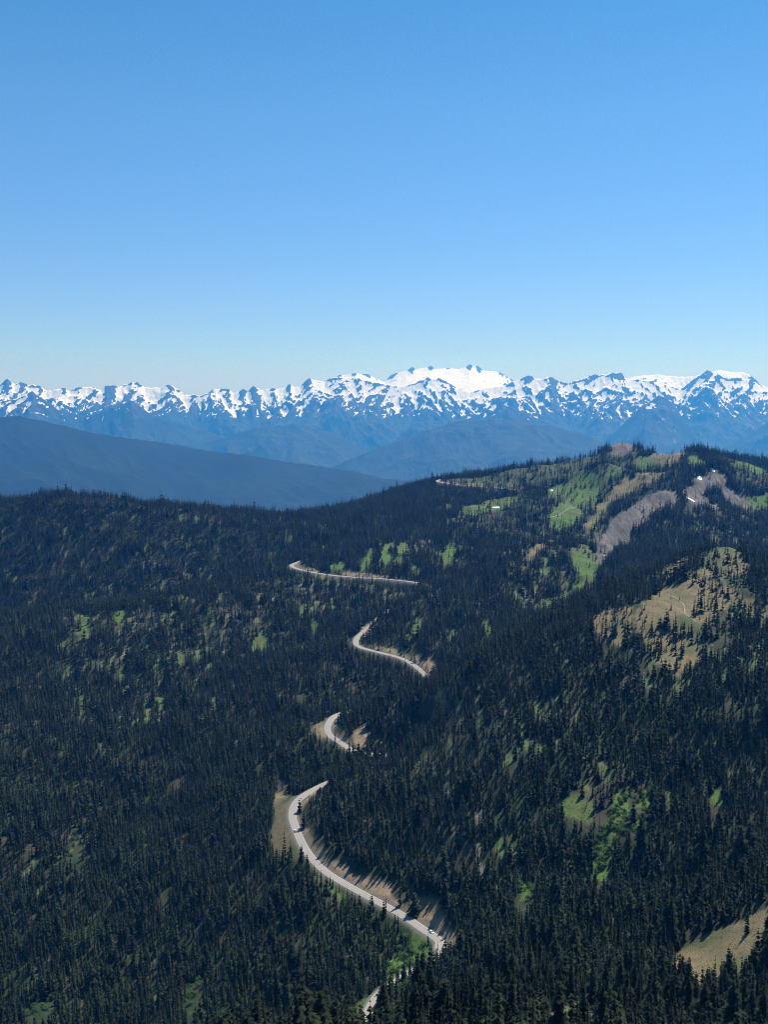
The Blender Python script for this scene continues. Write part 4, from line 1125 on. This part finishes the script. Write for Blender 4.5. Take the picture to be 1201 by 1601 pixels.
def make_car(px, py, lane, paint, flip, lab, L=4.6, W=1.86, H=1.55):
    sx, sy = spot(px, py, 600, 1100)
    i = int(np.argmin(np.hypot(ROAD[:, 0] - sx, ROAD[:, 1] - sy)))
    tdir = ROAD[min(i + 2, len(ROAD) - 1)] - ROAD[max(i - 2, 0)]
    ang = math.atan2(tdir[1], tdir[0]) + (math.pi if flip else 0)
    nn = np.array([tdir[1], -tdir[0]]) / math.hypot(tdir[0], tdir[1])
    c = link('car', None, None, label=lab, category='car', group='cars driving on the mountain road')
    c.location = (ROAD[i, 0] + nn[0] * lane, ROAD[i, 1] + nn[1] * lane, ROAD[i, 2] + 0.10)
    c.rotation_euler = (0, 0, ang)
    link('body', body_mesh(L, W, H), m_paint[paint], c)
    t = W / 2
    link('windscreen', slab('windscreen', [(L * 0.195, -t * .86, 1.0), (L * 0.195, t * .86, 1.0), (L * 0.07, t * .72, H - 0.09), (L * 0.07, -t * .72, H - 0.09)], (1, 0, 0.9)), m_glass, c)
    link('rear_window', slab('rear_window', [(-L * 0.475, -t * .84, 1.03), (-L * 0.475, t * .84, 1.03), (-L * 0.425, t * .72, H - 0.16), (-L * 0.425, -t * .72, H - 0.16)], (-1, 0, 0.4)), m_glass, c)
    for s_ in (-1, 1):
        link('side_window', slab('side_window', [(L * 0.165, s_ * t * 1.0, 1.0), (-L * 0.42, s_ * t * 1.0, 1.0), (-L * 0.39, s_ * t * .84, H - 0.14), (L * 0.04, s_ * t * .84, H - 0.14)], (0, s_, 0.3)), m_glass, c)
        link('headlight', slab('headlight', [(L / 2 - 0.03, s_ * t * .62, 0.62), (L / 2 - 0.03, s_ * t * .92, 0.62), (L / 2 - 0.1, s_ * t * .92, 0.76), (L / 2 - 0.1, s_ * t * .62, 0.76)], (1, 0, 0.2), 0.05), m_lamp, c)
        link('tail_light', slab('tail_light', [(-L / 2 + 0.0, s_ * t * .7, 0.78), (-L / 2 + 0.0, s_ * t * .94, 0.78), (-L / 2 + 0.05, s_ * t * .94, 0.96), (-L / 2 + 0.05, s_ * t * .7, 0.96)], (-1, 0, 0), 0.05), m_tail, c)
        for fx in (L * 0.31, -L * 0.30):
            w_ = link('wheel', disc('wheel', 0.34, 0.22), m_tyre, c); w_.location = (fx, s_ * (t - 0.09), 0.34)
            rm = link('rim', disc('rim', 0.21, 0.24), m_rim, w_)
make_car(673, 1460, 1.75, 'white', True, 'largest white car, on the nearest road bend beside the grassy bank')
make_car(463, 1300, -1.75, 'white', False, 'small white car halfway along the long bend, beside the pale turnout', H=1.7)
make_car(472, 1253, 1.75, 'silver', True, 'small pale car at the top of the long bend, farthest of the three')
